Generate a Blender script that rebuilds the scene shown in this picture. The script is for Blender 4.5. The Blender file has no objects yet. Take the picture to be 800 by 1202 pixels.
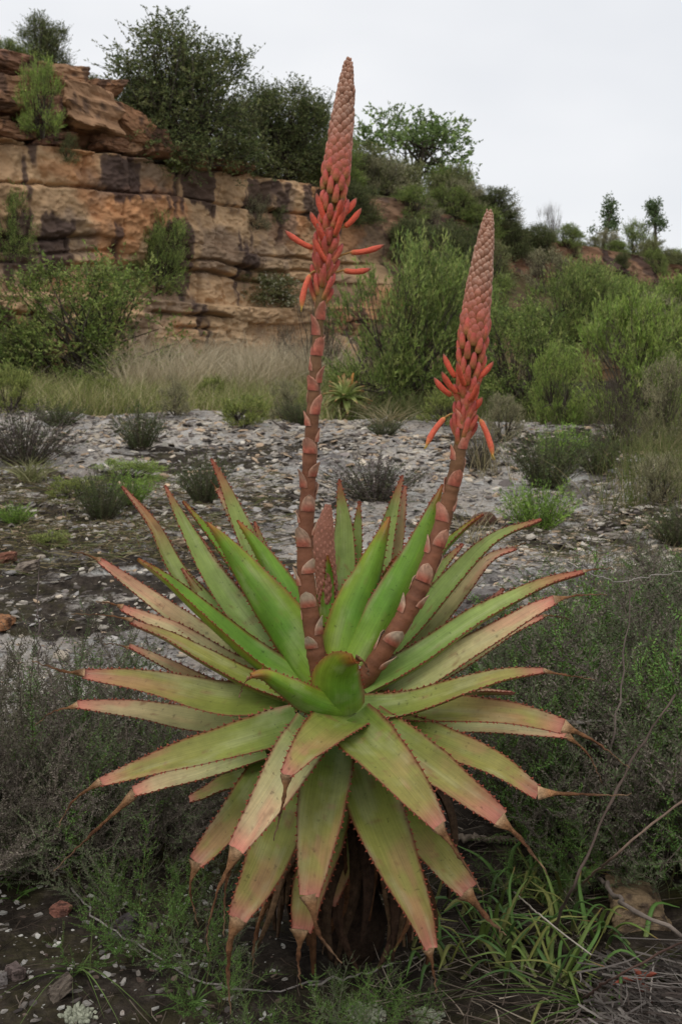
import bpy, math
import numpy as np
from mathutils import Vector, Matrix
from mathutils.bvhtree import BVHTree

# ------------------------------------------------------------------ camera, sky, sun, exposure
scene = bpy.context.scene
COL = scene.collection
F = 1418.0                     # focal length in photo pixels (800 x 1202)
CAM = np.array([0.0, 0.0, 1.05])
PITCH = math.radians(6.88)
cam_d = bpy.data.cameras.new('camera')
cam_d.sensor_fit = 'HORIZONTAL'
cam_d.sensor_width = 36.0
cam_d.lens = 36.0 * F / 800.0
cam_d.clip_start = 0.05
cam_d.clip_end = 3000
cam_d.dof.use_dof = True
cam_d.dof.focus_distance = 2.05
cam_d.dof.aperture_fstop = 24.0
cam = bpy.data.objects.new('camera', cam_d)
cam.location = CAM
cam.rotation_euler = (math.pi / 2 - PITCH, 0, 0)
COL.objects.link(cam)
scene.camera = cam

SUN_EL, SUN_AZ = math.radians(58), math.radians(200)
world = bpy.data.worlds.new('World')
scene.world = world
world.use_nodes = True
nt = world.node_tree
nt.nodes.clear()
def wn(t, **k):
    n = nt.nodes.new(t)
    for a, b in k.items():
        setattr(n, a, b)
    return n
sky = wn('ShaderNodeTexSky', sky_type='NISHITA', sun_disc=False, sun_elevation=SUN_EL, sun_rotation=SUN_AZ)
tc = wn('ShaderNodeTexCoord')
mp = wn('ShaderNodeMapping')
mp.inputs['Scale'].default_value = (1.0, 1.0, 2.2)
mp.inputs['Location'].default_value = (0.35, 0.1, 0.2)
nz = wn('ShaderNodeTexNoise')
nz.inputs['Scale'].default_value = 1.9
nz.inputs['Detail'].default_value = 4.0
nz.inputs['Roughness'].default_value = 0.5
rp = wn('ShaderNodeValToRGB')
rp.color_ramp.elements[0].position = 0.33
rp.color_ramp.elements[0].color = (0.80, 0.82, 0.86, 1)
rp.color_ramp.elements[1].position = 0.60
rp.color_ramp.elements[1].color = (0.97, 0.975, 0.99, 1)
sc_ = wn('ShaderNodeVectorMath', operation='SCALE')
sc_.inputs['Scale'].default_value = 10.0
mx = wn('ShaderNodeMix', data_type='RGBA')
mx.inputs[0].default_value = 0.93
bg = wn('ShaderNodeBackground')
bg.inputs['Strength'].default_value = 0.1
wo = wn('ShaderNodeOutputWorld')
L = nt.links.new
L(tc.outputs['Generated'], mp.inputs['Vector']); L(mp.outputs['Vector'], nz.inputs['Vector'])
L(nz.outputs['Fac'], rp.inputs['Fac']); L(rp.outputs['Color'], sc_.inputs[0])
L(sky.outputs['Color'], mx.inputs[6]); L(sc_.outputs['Vector'], mx.inputs[7])
L(mx.outputs[2], bg.inputs['Color']); L(bg.outputs['Background'], wo.inputs['Surface'])

sun_d = bpy.data.lights.new('sun', 'SUN')
sun_d.energy = 0.9
sun_d.angle = math.radians(25)
sun_d.color = (1.0, 0.96, 0.9)
sun = bpy.data.objects.new('sun', sun_d)
sun.rotation_euler = (math.pi / 2 - SUN_EL, 0, math.pi - SUN_AZ)
COL.objects.link(sun)

scene.view_settings.view_transform = 'Standard'
scene.view_settings.look = 'None'
scene.view_settings.exposure = 0.0
scene.view_settings.gamma = 1.0
scene.view_settings.use_curve_mapping = False
scene.cycles.max_bounces = 5
scene.cycles.diffuse_bounces = 2
scene.cycles.transparent_max_bounces = 6

# ------------------------------------------------------------------ helpers
RNG = np.random.default_rng(7)
def lin(r, g, b):
    c = np.array([r, g, b], float) / 255.0
    return np.where(c <= 0.04045, c / 12.92, ((c + 0.055) / 1.055) ** 2.4)
def ray(px, py):
    d = np.array([(px - 400) / F, math.cos(PITCH), -math.sin(PITCH)])
    return d + (601 - py) / F * np.array([0, math.sin(PITCH), math.cos(PITCH)])
def at(px, py, Y):
    d = ray(px, py)
    return CAM + d * (Y / d[1])
def norm(v):
    v = np.asarray(v, float)
    return v / (np.linalg.norm(v, axis=-1, keepdims=True) + 1e-12)
def sstep(a, b, x):
    t = np.clip((x - a) / (b - a), 0, 1)
    return t * t * (3 - 2 * t)

def _hash(ix, iy, iz, seed):
    h = (ix.astype(np.int64) * 374761393 + iy.astype(np.int64) * 668265263 + iz.astype(np.int64) * 2147483647 + seed * 1274126177) & 0xffffffff
    h = ((h ^ (h >> 13)) * 1274126177) & 0xffffffff
    h = ((h ^ (h >> 16)) * 2246822519) & 0xffffffff
    return ((h ^ (h >> 15)) & 0xffffff) / float(0xffffff)
def vn(x, y, z=0.0, seed=0):
    x, y, z = np.broadcast_arrays(np.asarray(x, float), np.asarray(y, float), np.asarray(z, float))
    ix, iy, iz = np.floor(x), np.floor(y), np.floor(z)
    fx, fy, fz = x - ix, y - iy, z - iz
    fx, fy, fz = [f * f * (3 - 2 * f) for f in (fx, fy, fz)]
    r = 0
    for a in (0, 1):
        for b in (0, 1):
            for c in (0, 1):
                w = (fx if a else 1 - fx) * (fy if b else 1 - fy) * (fz if c else 1 - fz)
                r = r + w * _hash(ix + a, iy + b, iz + c, seed)
    return r
def fbm(x, y, z=0.0, seed=0, o=4, g=0.5):
    r, a, s = 0, 1.0, 0
    for i in range(o):
        r = r + a * vn(np.asarray(x) * 2 ** i + 17.3 * i, np.asarray(y) * 2 ** i, np.asarray(z) * 2 ** i, seed + i)
        s += a; a *= g
    return r / s

class MB:
    """collects vertices, faces, colours; build() links them as ONE mesh object"""
    def __init__(self):
        self.v, self.f, self.c, self.u, self.n = [], [], [], [], 0
    def add(self, v, f, c, u=None):
        v = np.asarray(v, float).reshape(-1, 3)
        f = np.asarray(f, np.int64)
        c = np.asarray(c, float)
        if c.ndim == 1:
            c = np.tile(c, (len(v), 1))
        self.v.append(v); self.c.append(c); self.f.append(f + self.n)
        self.u.append(np.zeros((len(v), 3)) if u is None else u)
        self.n += len(v)
    def arrays(self):
        return np.concatenate(self.v), self.f, np.concatenate(self.c)
    def mesh(self, name, m, smooth=True):
        me = bpy.data.meshes.new(name)
        v = np.concatenate(self.v); c = np.concatenate(self.c); u = np.concatenate(self.u)
        tot = np.concatenate([np.full(len(f), f.shape[1]) for f in self.f])
        idx = np.concatenate([f.ravel() for f in self.f])
        me.vertices.add(len(v)); me.vertices.foreach_set('co', v.ravel())
        me.loops.add(len(idx)); me.loops.foreach_set('vertex_index', idx.astype(np.int32))
        me.polygons.add(len(tot))
        me.polygons.foreach_set('loop_start', np.concatenate([[0], np.cumsum(tot)[:-1]]).astype(np.int32))
        me.update(calc_edges=True)
        me.polygons.foreach_set('use_smooth', np.full(len(tot), smooth))
        ca = me.color_attributes.new('Col', 'FLOAT_COLOR', 'POINT')
        ca.data.foreach_set('color', np.concatenate([c, np.ones((len(c), 1))], 1).ravel())
        if np.any(u):
            ua = me.attributes.new('luv', 'FLOAT_VECTOR', 'POINT')
            ua.data.foreach_set('vector', u.ravel())
        me.materials.append(m)
        return me
    def build(self, name, m, parent=None, smooth=True):
        return link(name, self.mesh(name, m, smooth), parent)
def link(name, me, parent=None):
    o = bpy.data.objects.new(name, me)
    COL.objects.link(o)
    o.parent = parent
    return o
def empty(name, loc=(0, 0, 0), rz=0.0, s=(1, 1, 1)):
    o = bpy.data.objects.new(name, None)
    COL.objects.link(o)
    o.empty_display_size = 0.05
    o.location = loc; o.rotation_euler = (0, 0, rz); o.scale = s
    return o
def tag(o, label=None, cat=None, group=None, kind=None):
    for k, v in (('label', label), ('category', cat), ('group', group), ('kind', kind)):
        if v:
            o[k] = v
    return o

def grid_faces(r, c, wrap=False):
    i = np.arange(r - 1)[:, None]; j = np.arange(c if wrap else c - 1)[None, :]
    j2 = (j + 1) % c
    return np.stack([i * c + j, i * c + j2, (i + 1) * c + j2, (i + 1) * c + j], -1).reshape(-1, 4)
def frames(p, hint=None):
    T = norm(np.gradient(p, axis=0))
    N = np.zeros_like(p)
    h = np.array([0.31, 0.2, 0.93]) if hint is None else hint
    n = h - np.dot(h, T[0]) * T[0]
    N[0] = norm(n)
    for i in range(1, len(p)):
        n = N[i - 1] - np.dot(N[i - 1], T[i]) * T[i]
        N[i] = norm(n)
    return T, N, np.cross(T, N)
def tube(mb, p, r, n=6, c=(0.5, 0.5, 0.5), cap=True):
    p = np.asarray(p, float); r = np.broadcast_to(np.asarray(r, float), (len(p),))
    T, N, B = frames(p)
    a = np.arange(n) / n * 2 * math.pi
    v = p[:, None] + r[:, None, None] * (np.cos(a)[None, :, None] * N[:, None] + np.sin(a)[None, :, None] * B[:, None])
    c = np.asarray(c, float)
    if c.ndim == 2 and len(c) == len(p):
        cc = np.repeat(c, n, 0)
    else:
        cc = np.tile(c, (len(p) * n, 1))
    mb.add(v.reshape(-1, 3), grid_faces(len(p), n, True), cc)
    if cap:
        k = mb.n - n
        mb.f.append(np.array([[k + i for i in range(n)]]))
def spline(P, n):
    """Catmull-Rom through the rows of P (any columns), n samples"""
    P = np.asarray(P, float)
    if len(P) == 2:
        return P[0] + (P[1] - P[0]) * np.linspace(0, 1, n)[:, None]
    Q = np.concatenate([[2 * P[0] - P[1]], P, [2 * P[-1] - P[-2]]])
    d = np.concatenate([[0], np.cumsum(np.linalg.norm(np.diff(P, axis=0), axis=1))])
    s = np.linspace(0, d[-1], n)
    k = np.clip(np.searchsorted(d, s, 'right') - 1, 0, len(P) - 2)
    t = ((s - d[k]) / (d[k + 1] - d[k]))[:, None]
    a, b, c, e = Q[k], Q[k + 1], Q[k + 2], Q[k + 3]
    return 0.5 * (2 * b + (c - a) * t + (2 * a - 5 * b + 4 * c - e) * t ** 2 + (3 * b - a - 3 * c + e) * t ** 3)
def leaves(mb, pos, d, length, width, col, rng, fold=0.12):
    """one small folded leaf per row"""
    n = len(pos)
    d = norm(d)
    s = norm(np.cross(d, norm(rng.normal(size=(n, 3)))))
    up = np.cross(s, d)
    length = np.broadcast_to(length, (n,))[:, None]; width = np.broadcast_to(width, (n,))[:, None]
    m = pos + d * length * 0.45 + up * length * fold
    v = np.stack([pos, m + s * width / 2, pos + d * length, m - s * width / 2], 1).reshape(-1, 3)
    f = np.arange(n * 4).reshape(-1, 4)
    mb.add(v, f, np.repeat(np.broadcast_to(col, (n, 3)), 4, 0))
def blades(mb, root, d, bend, length, width, col, rng, seg=3, tipcol=None):
    """grass-like tapering strips"""
    n = len(root)
    t = np.linspace(0, 1, seg + 1)
    d = norm(d); bend = np.asarray(bend)
    length = np.broadcast_to(length, (n,)); width = np.broadcast_to(width, (n,))
    side = norm(np.cross(d, rng.normal(size=(n, 3))))
    p = root[:, None] + (d[:, None] * t[None, :, None] + bend[:, None] * (t ** 2)[None, :, None]) * length[:, None, None]
    w = width[:, None] * (1 - t[None, :] ** 1.5 * 0.92) / 2
    v = np.stack([p + side[:, None] * w[..., None], p - side[:, None] * w[..., None]], 2)
    k = (seg + 1) * 2
    base = np.arange(n)[:, None] * k
    q = np.array([[2 * i, 2 * i + 1, 2 * i + 3, 2 * i + 2] for i in range(seg)])
    f = (base[:, None, :] + q[None]).reshape(-1, 4)
    c = np.broadcast_to(col, (n, 3))
    tcol = c if tipcol is None else np.broadcast_to(tipcol, (n, 3))
    cc = c[:, None] + (tcol - c)[:, None] * t[None, :, None]
    mb.add(v.reshape(-1, 3), f, np.repeat(cc, 2, 1).reshape(-1, 3))
def pick(rng, pal, n, jit=0.18):
    pal = np.asarray(pal, float)
    c = pal[rng.integers(0, len(pal), n)]
    return c * (1 + rng.normal(size=(n, 1)) * jit).clip(0.4, 1.7)

# ------------------------------------------------------------------ materials
def mat(name, rough=0.7, spec=0.3, noise=(8.0, 0.35), bump=(0.0, 40.0), trans=0.0, stretch=(1, 1, 1), coord='Object', mottle=None):
    m = bpy.data.materials.new(name)
    m.use_nodes = True
    t = m.node_tree
    t.nodes.clear()
    N = lambda ty: t.nodes.new(ty)
    K = t.links.new
    out = N('ShaderNodeOutputMaterial'); b = N('ShaderNodeBsdfPrincipled')
    b.inputs['Roughness'].default_value = rough
    b.inputs['Specular IOR Level'].default_value = spec
    a = N('ShaderNodeAttribute'); a.attribute_name = 'Col'
    if coord == 'luv':
        cs = N('ShaderNodeAttribute'); cs.attribute_name = 'luv'; vec = cs.outputs['Vector']
    else:
        cs = N('ShaderNodeTexCoord'); vec = cs.outputs['Object']
    mpn = N('ShaderNodeMapping'); mpn.inputs['Scale'].default_value = stretch
    K(vec, mpn.inputs['Vector'])
    n1 = N('ShaderNodeTexNoise'); n1.inputs['Scale'].default_value = noise[0]; n1.inputs['Detail'].default_value = 6
    n1.inputs['Roughness'].default_value = 0.62
    K(mpn.outputs['Vector'], n1.inputs['Vector'])
    mr = N('ShaderNodeMapRange')
    mr.inputs['From Min'].default_value = 0.25; mr.inputs['From Max'].default_value = 0.75
    mr.inputs['To Min'].default_value = 1 - noise[1]; mr.inputs['To Max'].default_value = 1 + noise[1]
    K(n1.outputs['Fac'], mr.inputs['Value'])
    mu = N('ShaderNodeVectorMath'); mu.operation = 'SCALE'
    scale_out = mr.outputs['Result']
    if mottle:
        n3 = N('ShaderNodeTexNoise'); n3.inputs['Scale'].default_value = mottle[0]; n3.inputs['Detail'].default_value = 7; n3.inputs['Roughness'].default_value = 0.7
        K(vec, n3.inputs['Vector'])
        m3 = N('ShaderNodeMapRange'); m3.inputs['From Min'].default_value = 0.3; m3.inputs['From Max'].default_value = 0.7
        m3.inputs['To Min'].default_value = 1 - mottle[1]; m3.inputs['To Max'].default_value = 1 + mottle[1]
        K(n3.outputs['Fac'], m3.inputs['Value'])
        n4 = N('ShaderNodeTexNoise'); n4.inputs['Scale'].default_value = mottle[0] * 4.5; n4.inputs['Detail'].default_value = 2
        K(vec, n4.inputs['Vector'])
        m4 = N('ShaderNodeMapRange'); m4.inputs['From Min'].default_value = 0.66; m4.inputs['From Max'].default_value = 0.74
        m4.inputs['To Min'].default_value = 1.0; m4.inputs['To Max'].default_value = 0.62
        K(n4.outputs['Fac'], m4.inputs['Value'])
        x1 = N('ShaderNodeMath'); x1.operation = 'MULTIPLY'; K(mr.outputs['Result'], x1.inputs[0]); K(m3.outputs['Result'], x1.inputs[1])
        x2 = N('ShaderNodeMath'); x2.operation = 'MULTIPLY'; K(x1.outputs[0], x2.inputs[0]); K(m4.outputs['Result'], x2.inputs[1])
        scale_out = x2.outputs[0]
    K(a.outputs['Color'], mu.inputs[0]); K(scale_out, mu.inputs['Scale'])
    K(mu.outputs['Vector'], b.inputs['Base Color'])
    if bump[0] > 0:
        n2 = N('ShaderNodeTexNoise'); n2.inputs['Scale'].default_value = bump[1]; n2.inputs['Detail'].default_value = 8
        n2.inputs['Roughness'].default_value = 0.65
        K(mpn.outputs['Vector'], n2.inputs['Vector'])
        bp = N('ShaderNodeBump'); bp.inputs['Strength'].default_value = bump[0]; bp.inputs['Distance'].default_value = 0.02
        K(n2.outputs['Fac'], bp.inputs['Height']); K(bp.outputs['Normal'], b.inputs['Normal'])
    if trans > 0:
        tr = N('ShaderNodeBsdfTranslucent'); mxs = N('ShaderNodeMixShader'); mxs.inputs[0].default_value = trans
        K(mu.outputs['Vector'], tr.inputs['Color'])
        K(b.outputs['BSDF'], mxs.inputs[1]); K(tr.outputs['BSDF'], mxs.inputs[2]); K(mxs.outputs['Shader'], out.inputs['Surface'])
    else:
        K(b.outputs['BSDF'], out.inputs['Surface'])
    return m
M_LEAF = mat('aloe_leaf', 0.5, 0.22, (1.0, 0.2), (0.16, 2.0), 0.0, (520, 7, 1), 'luv', (26, 0.17))
M_FLOWER = mat('aloe_flower', 0.55, 0.25, (170, 0.22), (0.25, 260))
M_STALK = mat('aloe_stalk', 0.6, 0.25, (30, 0.25), (0.25, 120))
M_DRY = mat('dry_leaf', 0.85, 0.15, (70, 0.6), (0.8, 120))
M_FOL = mat('foliage', 0.55, 0.25, (3.0, 0.2), (0, 1), 0.22)
M_HEATH = mat('heath_foliage', 0.7, 0.12, (9.0, 0.25), (0, 1), 0.12)
M_GRASS = mat('grass_blades', 0.7, 0.15, (3.0, 0.2), (0, 1), 0.2)
M_BARK = mat('bark', 0.9, 0.1, (14, 0.35), (0.4, 60))
M_ROCK = mat('sandstone', 0.92, 0.1, (2.6, 0.28), (0.55, 9))
M_STONE = mat('loose_stone', 0.9, 0.12, (9, 0.35), (0.6, 30))
M_LICHEN = mat('lichen', 0.9, 0.1, (60, 0.2), (0.5, 90))

def ground_mat():
    m = bpy.data.materials.new('shelf_rock_and_soil')
    m.use_nodes = True
    t = m.node_tree; t.nodes.clear()
    N = lambda ty: t.nodes.new(ty); K = t.links.new
    out = N('ShaderNodeOutputMaterial'); b = N('ShaderNodeBsdfPrincipled')
    b.inputs['Roughness'].default_value = 0.92; b.inputs['Specular IOR Level'].default_value = 0.12
    at_ = N('ShaderNodeAttribute'); at_.attribute_name = 'Col'
    sep = N('ShaderNodeSeparateColor'); K(at_.outputs['Color'], sep.inputs['Color'])
    tcn = N('ShaderNodeTexCoord')
    def noise(s, d=6, r=0.6, dist=0.0):
        n = N('ShaderNodeTexNoise'); n.inputs['Scale'].default_value = s; n.inputs['Detail'].default_value = d
        n.inputs['Roughness'].default_value = r; n.inputs['Distortion'].default_value = dist
        K(tcn.outputs['Object'], n.inputs['Vector']); return n.outputs['Fac']
    def ramp(fac, els):
        r = N('ShaderNodeValToRGB'); K(fac, r.inputs['Fac'])
        while len(r.color_ramp.elements) < len(els): r.color_ramp.elements.new(0.5)
        for e, (p, c) in zip(r.color_ramp.elements, els):
            e.position = p; e.color = (*c, 1)
        return r.outputs['Color']
    def mix(f, a, c):
        x = N('ShaderNodeMix'); x.data_type = 'RGBA'
        if isinstance(f, float): x.inputs[0].default_value = f
        else: K(f, x.inputs[0])
        K(a, x.inputs[6]); K(c, x.inputs[7]); return x.outputs[2]
    rock = ramp(noise(0.75, 8, 0.62), [(0.36, (0.095, 0.082, 0.084)), (0.45, (0.25, 0.228, 0.205)), (0.58, (0.46, 0.415, 0.36))])
    warm = ramp(noise(3.3, 5), [(0.45, (0.22, 0.205, 0.19)), (0.7, (0.42, 0.33, 0.25))])
    rock = mix(0.3, rock, warm)
    lich = ramp(noise(7.0, 8, 0.72, 0.6), [(0.54, (0, 0, 0)), (0.60, (1, 1, 1))])
    white = N('ShaderNodeRGB'); white.outputs[0].default_value = (0.40, 0.39, 0.36, 1)
    rock = mix(lich, rock, white.outputs[0])
    dk = ramp(noise(13.0, 8, 0.7), [(0.38, (1, 1, 1)), (0.46, (0, 0, 0))])
    dark = N('ShaderNodeRGB'); dark.outputs[0].default_value = (0.07, 0.062, 0.058, 1)
    rock = mix(dk, rock, dark.outputs[0])
    soil = ramp(noise(16, 8, 0.7), [(0.36, (0.016, 0.012, 0.009)), (0.56, (0.05, 0.039, 0.03)), (0.74, (0.12, 0.10, 0.08))])
    moss = ramp(noise(22, 8, 0.72), [(0.33, (0.02, 0.02, 0.008)), (0.52, (0.075, 0.072, 0.016)), (0.72, (0.14, 0.13, 0.035))])
    ms = ramp(noise(5.5, 6, 0.65), [(0.46, (0, 0, 0)), (0.56, (1, 1, 1))])
    mm = N('ShaderNodeMath'); mm.operation = 'MULTIPLY'; K(ms, mm.inputs[0]); K(sep.outputs['Green'], mm.inputs[1])
    soil = mix(mm.outputs[0], soil, moss)
    ed = N('ShaderNodeMath'); ed.operation = 'ADD'
    K(sep.outputs['Red'], ed.inputs[0])
    e2 = N('ShaderNodeMapRange'); e2.inputs['To Min'].default_value = -0.45; e2.inputs['To Max'].default_value = 0.45
    e2.inputs['From Min'].default_value = 0.3; e2.inputs['From Max'].default_value = 0.7
    K(noise(4.2, 8, 0.68), e2.inputs['Value']); K(e2.outputs[0], ed.inputs[1])
    edr = ramp(ed.outputs[0], [(0.42, (0, 0, 0)), (0.58, (1, 1, 1))])
    col = mix(edr, rock, soil)
    spk = N('ShaderNodeMapRange'); spk.inputs['From Min'].default_value = 0.3; spk.inputs['From Max'].default_value = 0.7; spk.inputs['To Min'].default_value = 0.62; spk.inputs['To Max'].default_value = 1.6
    K(noise(48, 8, 0.75), spk.inputs['Value'])
    cs_ = N('ShaderNodeVectorMath'); cs_.operation = 'SCALE'; K(col, cs_.inputs[0]); K(spk.outputs['Result'], cs_.inputs['Scale'])
    K(cs_.outputs['Vector'], b.inputs['Base Color'])
    bp = N('ShaderNodeBump'); bp.inputs['Strength'].default_value = 0.7; bp.inputs['Distance'].default_value = 0.02
    hh_ = N('ShaderNodeMath'); hh_.operation = 'ADD'; K(noise(22, 9, 0.7), hh_.inputs[0]); K(noise(75, 6, 0.7), hh_.inputs[1])
    K(hh_.outputs[0], bp.inputs['Height']); K(bp.outputs['Normal'], b.inputs['Normal'])
    K(b.outputs['BSDF'], out.inputs['Surface'])
    return m
M_GROUND = ground_mat()

# ------------------------------------------------------------------ ground sheet
def rockmask(x, y):
    """0 = bare rock, 1 = soil"""
    soil = 1 - sstep(3.0, 3.9, y + 0.5 * (fbm(x * 1.3, y * 1.3, 0, 3) - 0.5) + 0.25 * (x < 0))
    soil = np.maximum(soil, sstep(15.5, 17.5, y + 3 * (fbm(x * 0.5, y * 0.5, 0, 9) - 0.5)))
    right = sstep(0.10, 0.22, x / np.maximum(y, 1) - 0.02 + 0.10 * (fbm(x * 0.6, y * 0.6, 0, 5) - 0.5)) * sstep(8.5, 11, y)
    soil = np.maximum(soil, right)
    patch = sstep(0.50, 0.60, fbm(x * 0.55, y * 0.55, 0, 21)) * 0.68 * (1 - sstep(12, 16, y))
    left = sstep(0.02, 0.2, -x / np.maximum(y, 1) - 0.06) * sstep(5.6, 6.4, y) * (1 - sstep(9.5, 12, y)) * 0.6
    return np.clip(np.maximum(np.maximum(soil, patch), left), 0, 1)
def ground_z(x, y):
    x = np.asarray(x, float); y = np.asarray(y, float)
    z = 0.0245 * np.clip(y - 3.0, 0, 14) + 0.055 * np.clip(y - 17, 0, 8) + 0.02 * np.clip(y - 25, 0, 400) * 0.1
    z = z + 0.16 * (fbm(x * 0.35, y * 0.35, 0, 40, 3) - 0.5) * sstep(3, 6, y)
    rk = sstep(3.2, 4.2, y) * (1 - sstep(16, 22, y))
    q = fbm(x * 0.75 + 0.4 * vn(x * 2, y * 2, 0, 8), y * 0.95, 0, 50, 5) * 11
    fr = q - np.floor(q)
    terr = np.floor(q) + sstep(0.0, 0.22, fr) * 0.8 + 0.2 * fr
    z = z + rk * 0.026 * (terr - 5.5)
    q2 = fbm(x * 3.1, y * 4.2, 0, 60, 4) * 7
    f2 = q2 - np.floor(q2)
    z = z + rk * 0.012 * (np.floor(q2) + sstep(0, 0.25, f2) - 3.5)
    z = z + 0.05 * (fbm(x * 2.6, y * 2.6, 0, 70, 5) - 0.5) * (0.4 + 1.2 * (1 - rk))
    z = z + 0.02 * (fbm(x * 14, y * 14, 0, 75, 3) - 0.5) * (1 - sstep(4, 8, y))
    return z
ys = np.concatenate([[-60, -30, -14, -6, -3, -1.5, -0.6, 0, 0.5, 0.9], np.exp(np.linspace(math.log(1.2), math.log(33), 470)), [38, 46, 60, 90, 150, 300, 600, 1200]])
a_in = np.linspace(-0.46, 0.46, 340)
a_out = np.array([0.52, 0.62, 0.8, 1.1, 1.6, 2.5, 4, 8])
aa = np.concatenate([-a_out[::-1], a_in, a_out])
ye = np.maximum(ys, 1.2)
X = ye[:, None] * aa[None, :]
X[:, 0] -= 60; X[:, -1] += 60
Y = np.repeat(ys[:, None], len(aa), 1)
Z = ground_z(X, Y)
S = rockmask(X, Y)
MO = (sstep(0.35, 0.5, fbm(X * 1.1, Y * 1.1, 0, 33)) * 0.8 + 0.2) * (1 - 0.8 * sstep(3.2, 4.5, Y))
GV = np.stack([X, Y, Z], -1).reshape(-1, 3)
GF = grid_faces(len(ys), len(aa))
mb = MB(); mb.add(GV, GF, np.stack([S, MO, np.zeros_like(S)], -1).reshape(-1, 3))
ground = tag(mb.build('ground', M_GROUND), kind='structure')

# ------------------------------------------------------------------ cliff and hillside
LINE = np.array([(-34, 10), (-20, 14.5), (-11, 19), (-6.2, 22), (-1.14, 27), (3, 33), (10, 42), (16.5, 50), (30, 63), (62, 84)], float)
dl = np.concatenate([[0], np.cumsum(np.linalg.norm(np.diff(LINE, axis=0), axis=1))])
S0 = dl[3]
def line_at(s):
    s = np.asarray(s, float) + S0
    p = np.stack([np.interp(s, dl, LINE[:, 0]), np.interp(s, dl, LINE[:, 1])], -1)
    e = 1.5
    q = np.stack([np.interp(s + e, dl, LINE[:, 0]) - np.interp(s - e, dl, LINE[:, 0]), np.interp(s + e, dl, LINE[:, 1]) - np.interp(s - e, dl, LINE[:, 1])], -1)
    q = q / np.linalg.norm(q, axis=-1, keepdims=True)
    return p, np.stack([q[..., 1], -q[..., 0]], -1)      # point, normal towards the viewer
crng = np.random.default_rng(11)
beds = np.concatenate([[0.1], 0.1 + np.cumsum(crng.uniform(0.16, 0.95, 30))])
bed_cuts = [np.cumsum(crng.uniform(0.5, 2.4, 140)) - 36 for _ in beds]
bed_off = [crng.normal(0, 0.06, 141) for _ in beds]
bed_all = crng.normal(0, 0.045, len(beds))
L1, L2 = 2.32, 5.0
def cliff_offset(s, z):
    zz = z + 0.34 * (fbm(s * 0.5, z * 0.4, 0, 81, 4) - 0.5) + 0.06 * (fbm(s * 4, z * 2, 0, 82, 3) - 0.5)
    ss = s + 0.12 * (fbm(s * 1.3, z * 1.3, 0, 83, 3) - 0.5)
    k = np.clip(np.searchsorted(beds, zz) - 1, 0, len(beds) - 2)
    off = np.zeros_like(s); dv = np.full_like(s, 9.0)
    for b in range(len(beds) - 1):
        w = k == b
        if not w.any(): continue
        j = np.searchsorted(bed_cuts[b], ss[w])
        off[w] = bed_all[b] + bed_off[b][np.clip(j, 0, 140)]
        cu = bed_cuts[b]
        dv[w] = np.minimum(np.abs(ss[w] - cu[np.clip(j - 1, 0, 139)]), np.abs(ss[w] - cu[np.clip(j, 0, 139)]))
    dz = np.minimum(np.abs(zz - beds[k]), np.abs(zz - beds[k + 1]))
    gate = sstep(0.44, 0.58, fbm(s * 0.8, z * 2.0, 0, 85, 3)) * 1.3
    gate2 = sstep(0.40, 0.58, fbm(s * 0.9, z * 0.9, 0, 87, 3))
    off = off - 0.13 * np.exp(-(dz / 0.030) ** 2) * (0.15 + gate) - 0.10 * np.exp(-(dv / 0.028) ** 2) * gate2
    rg = 1 - 2 * np.abs(fbm(s * 2.2, z * 2.8, 0, 96, 4) - 0.5) * 2.2
    st5 = np.floor(fbm(s * 1.5 + 0.3 * z, z * 1.7, 0, 92, 4) * 18) / 18
    off = off + 0.16 * (fbm(s * 0.7, z * 0.9, 0, 90, 4) - 0.5) + 0.34 * (st5 - 0.5) + 0.07 * (rg - 0.5) + 0.10 * (fbm(s * 4.0, z * 7.0, 0, 91, 4) - 0.5) + 0.09 * (fbm(s * 13, z * 18, 0, 94, 3) - 0.5)
    # three tiers with ledges between them
    l1 = L1 + 0.05 * np.sin(s * 0.9); l2 = L2 + 0.10 * (fbm(s * 0.8, 0, 0, 99) - 0.5)
    tier = 0.85 - 0.40 * sstep(l1 - 0.03, l1 + 0.04, z) - 0.75 * sstep(l2 - 0.03, l2 + 0.04, z)
    tier = tier + 0.45 * sstep(0.12, 0.5, (z - l2)) * (1 - sstep(2.6, 4.6, s))   # the top blocks hang over their ledge
    return off + tier
def hill_offset(s, z, p):
    o = np.where(z < 3.5, 0.9 + (3.5 - z) * 2.7, 0.9 * (5.0 - z) / 1.5)
    return o + 1.1 * (fbm(s * 0.35, z * 0.7, 0, 101, 4) - 0.5) + 0.35 * (fbm(s * 1.6, z * 2.4, 0, 105, 4) - 0.5) + 0.30 * (np.floor(fbm(s * 2.2, z * 3.4, 0, 107, 4) * 14) / 14 - 0.5) + 0.10 * (fbm(s * 8, z * 11, 0, 109, 3) - 0.5)
def top_z(s):
    return np.interp(s, [-40, -10, 0, 1.2, 2.6, 4.6, 7, 12, 20, 28, 40, 80], [7.6, 7.2, 6.66, 6.40, 6.1, 5.35, 5.1, 5.15, 4.9, 4.75, 4.6, 4.4])
def face(s, v):
    """point on the cliff / hillside face, v in 0..1 from foot to brink"""
    z = 0.1 + v * (top_z(s) - 0.1)
    p, n = line_at(s)
    h = sstep(7.4, 11.5, s)
    o = (1 - h) * cliff_offset(s, z) + h * hill_offset(s, z, p)
    return np.stack([p[..., 0] + n[..., 0] * o, p[..., 1] + n[..., 1] * o, z], -1)
sv = np.concatenate([np.linspace(-26, -2, 60)[:-1], np.linspace(-2, 9.5, 520), np.linspace(9.5, 34, 330)[1:], np.linspace(34, 70, 60)[1:]])
vv = np.linspace(0, 1, 300)
SS, VV = np.meshgrid(sv, vv)
FP = face(SS, VV)
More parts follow.
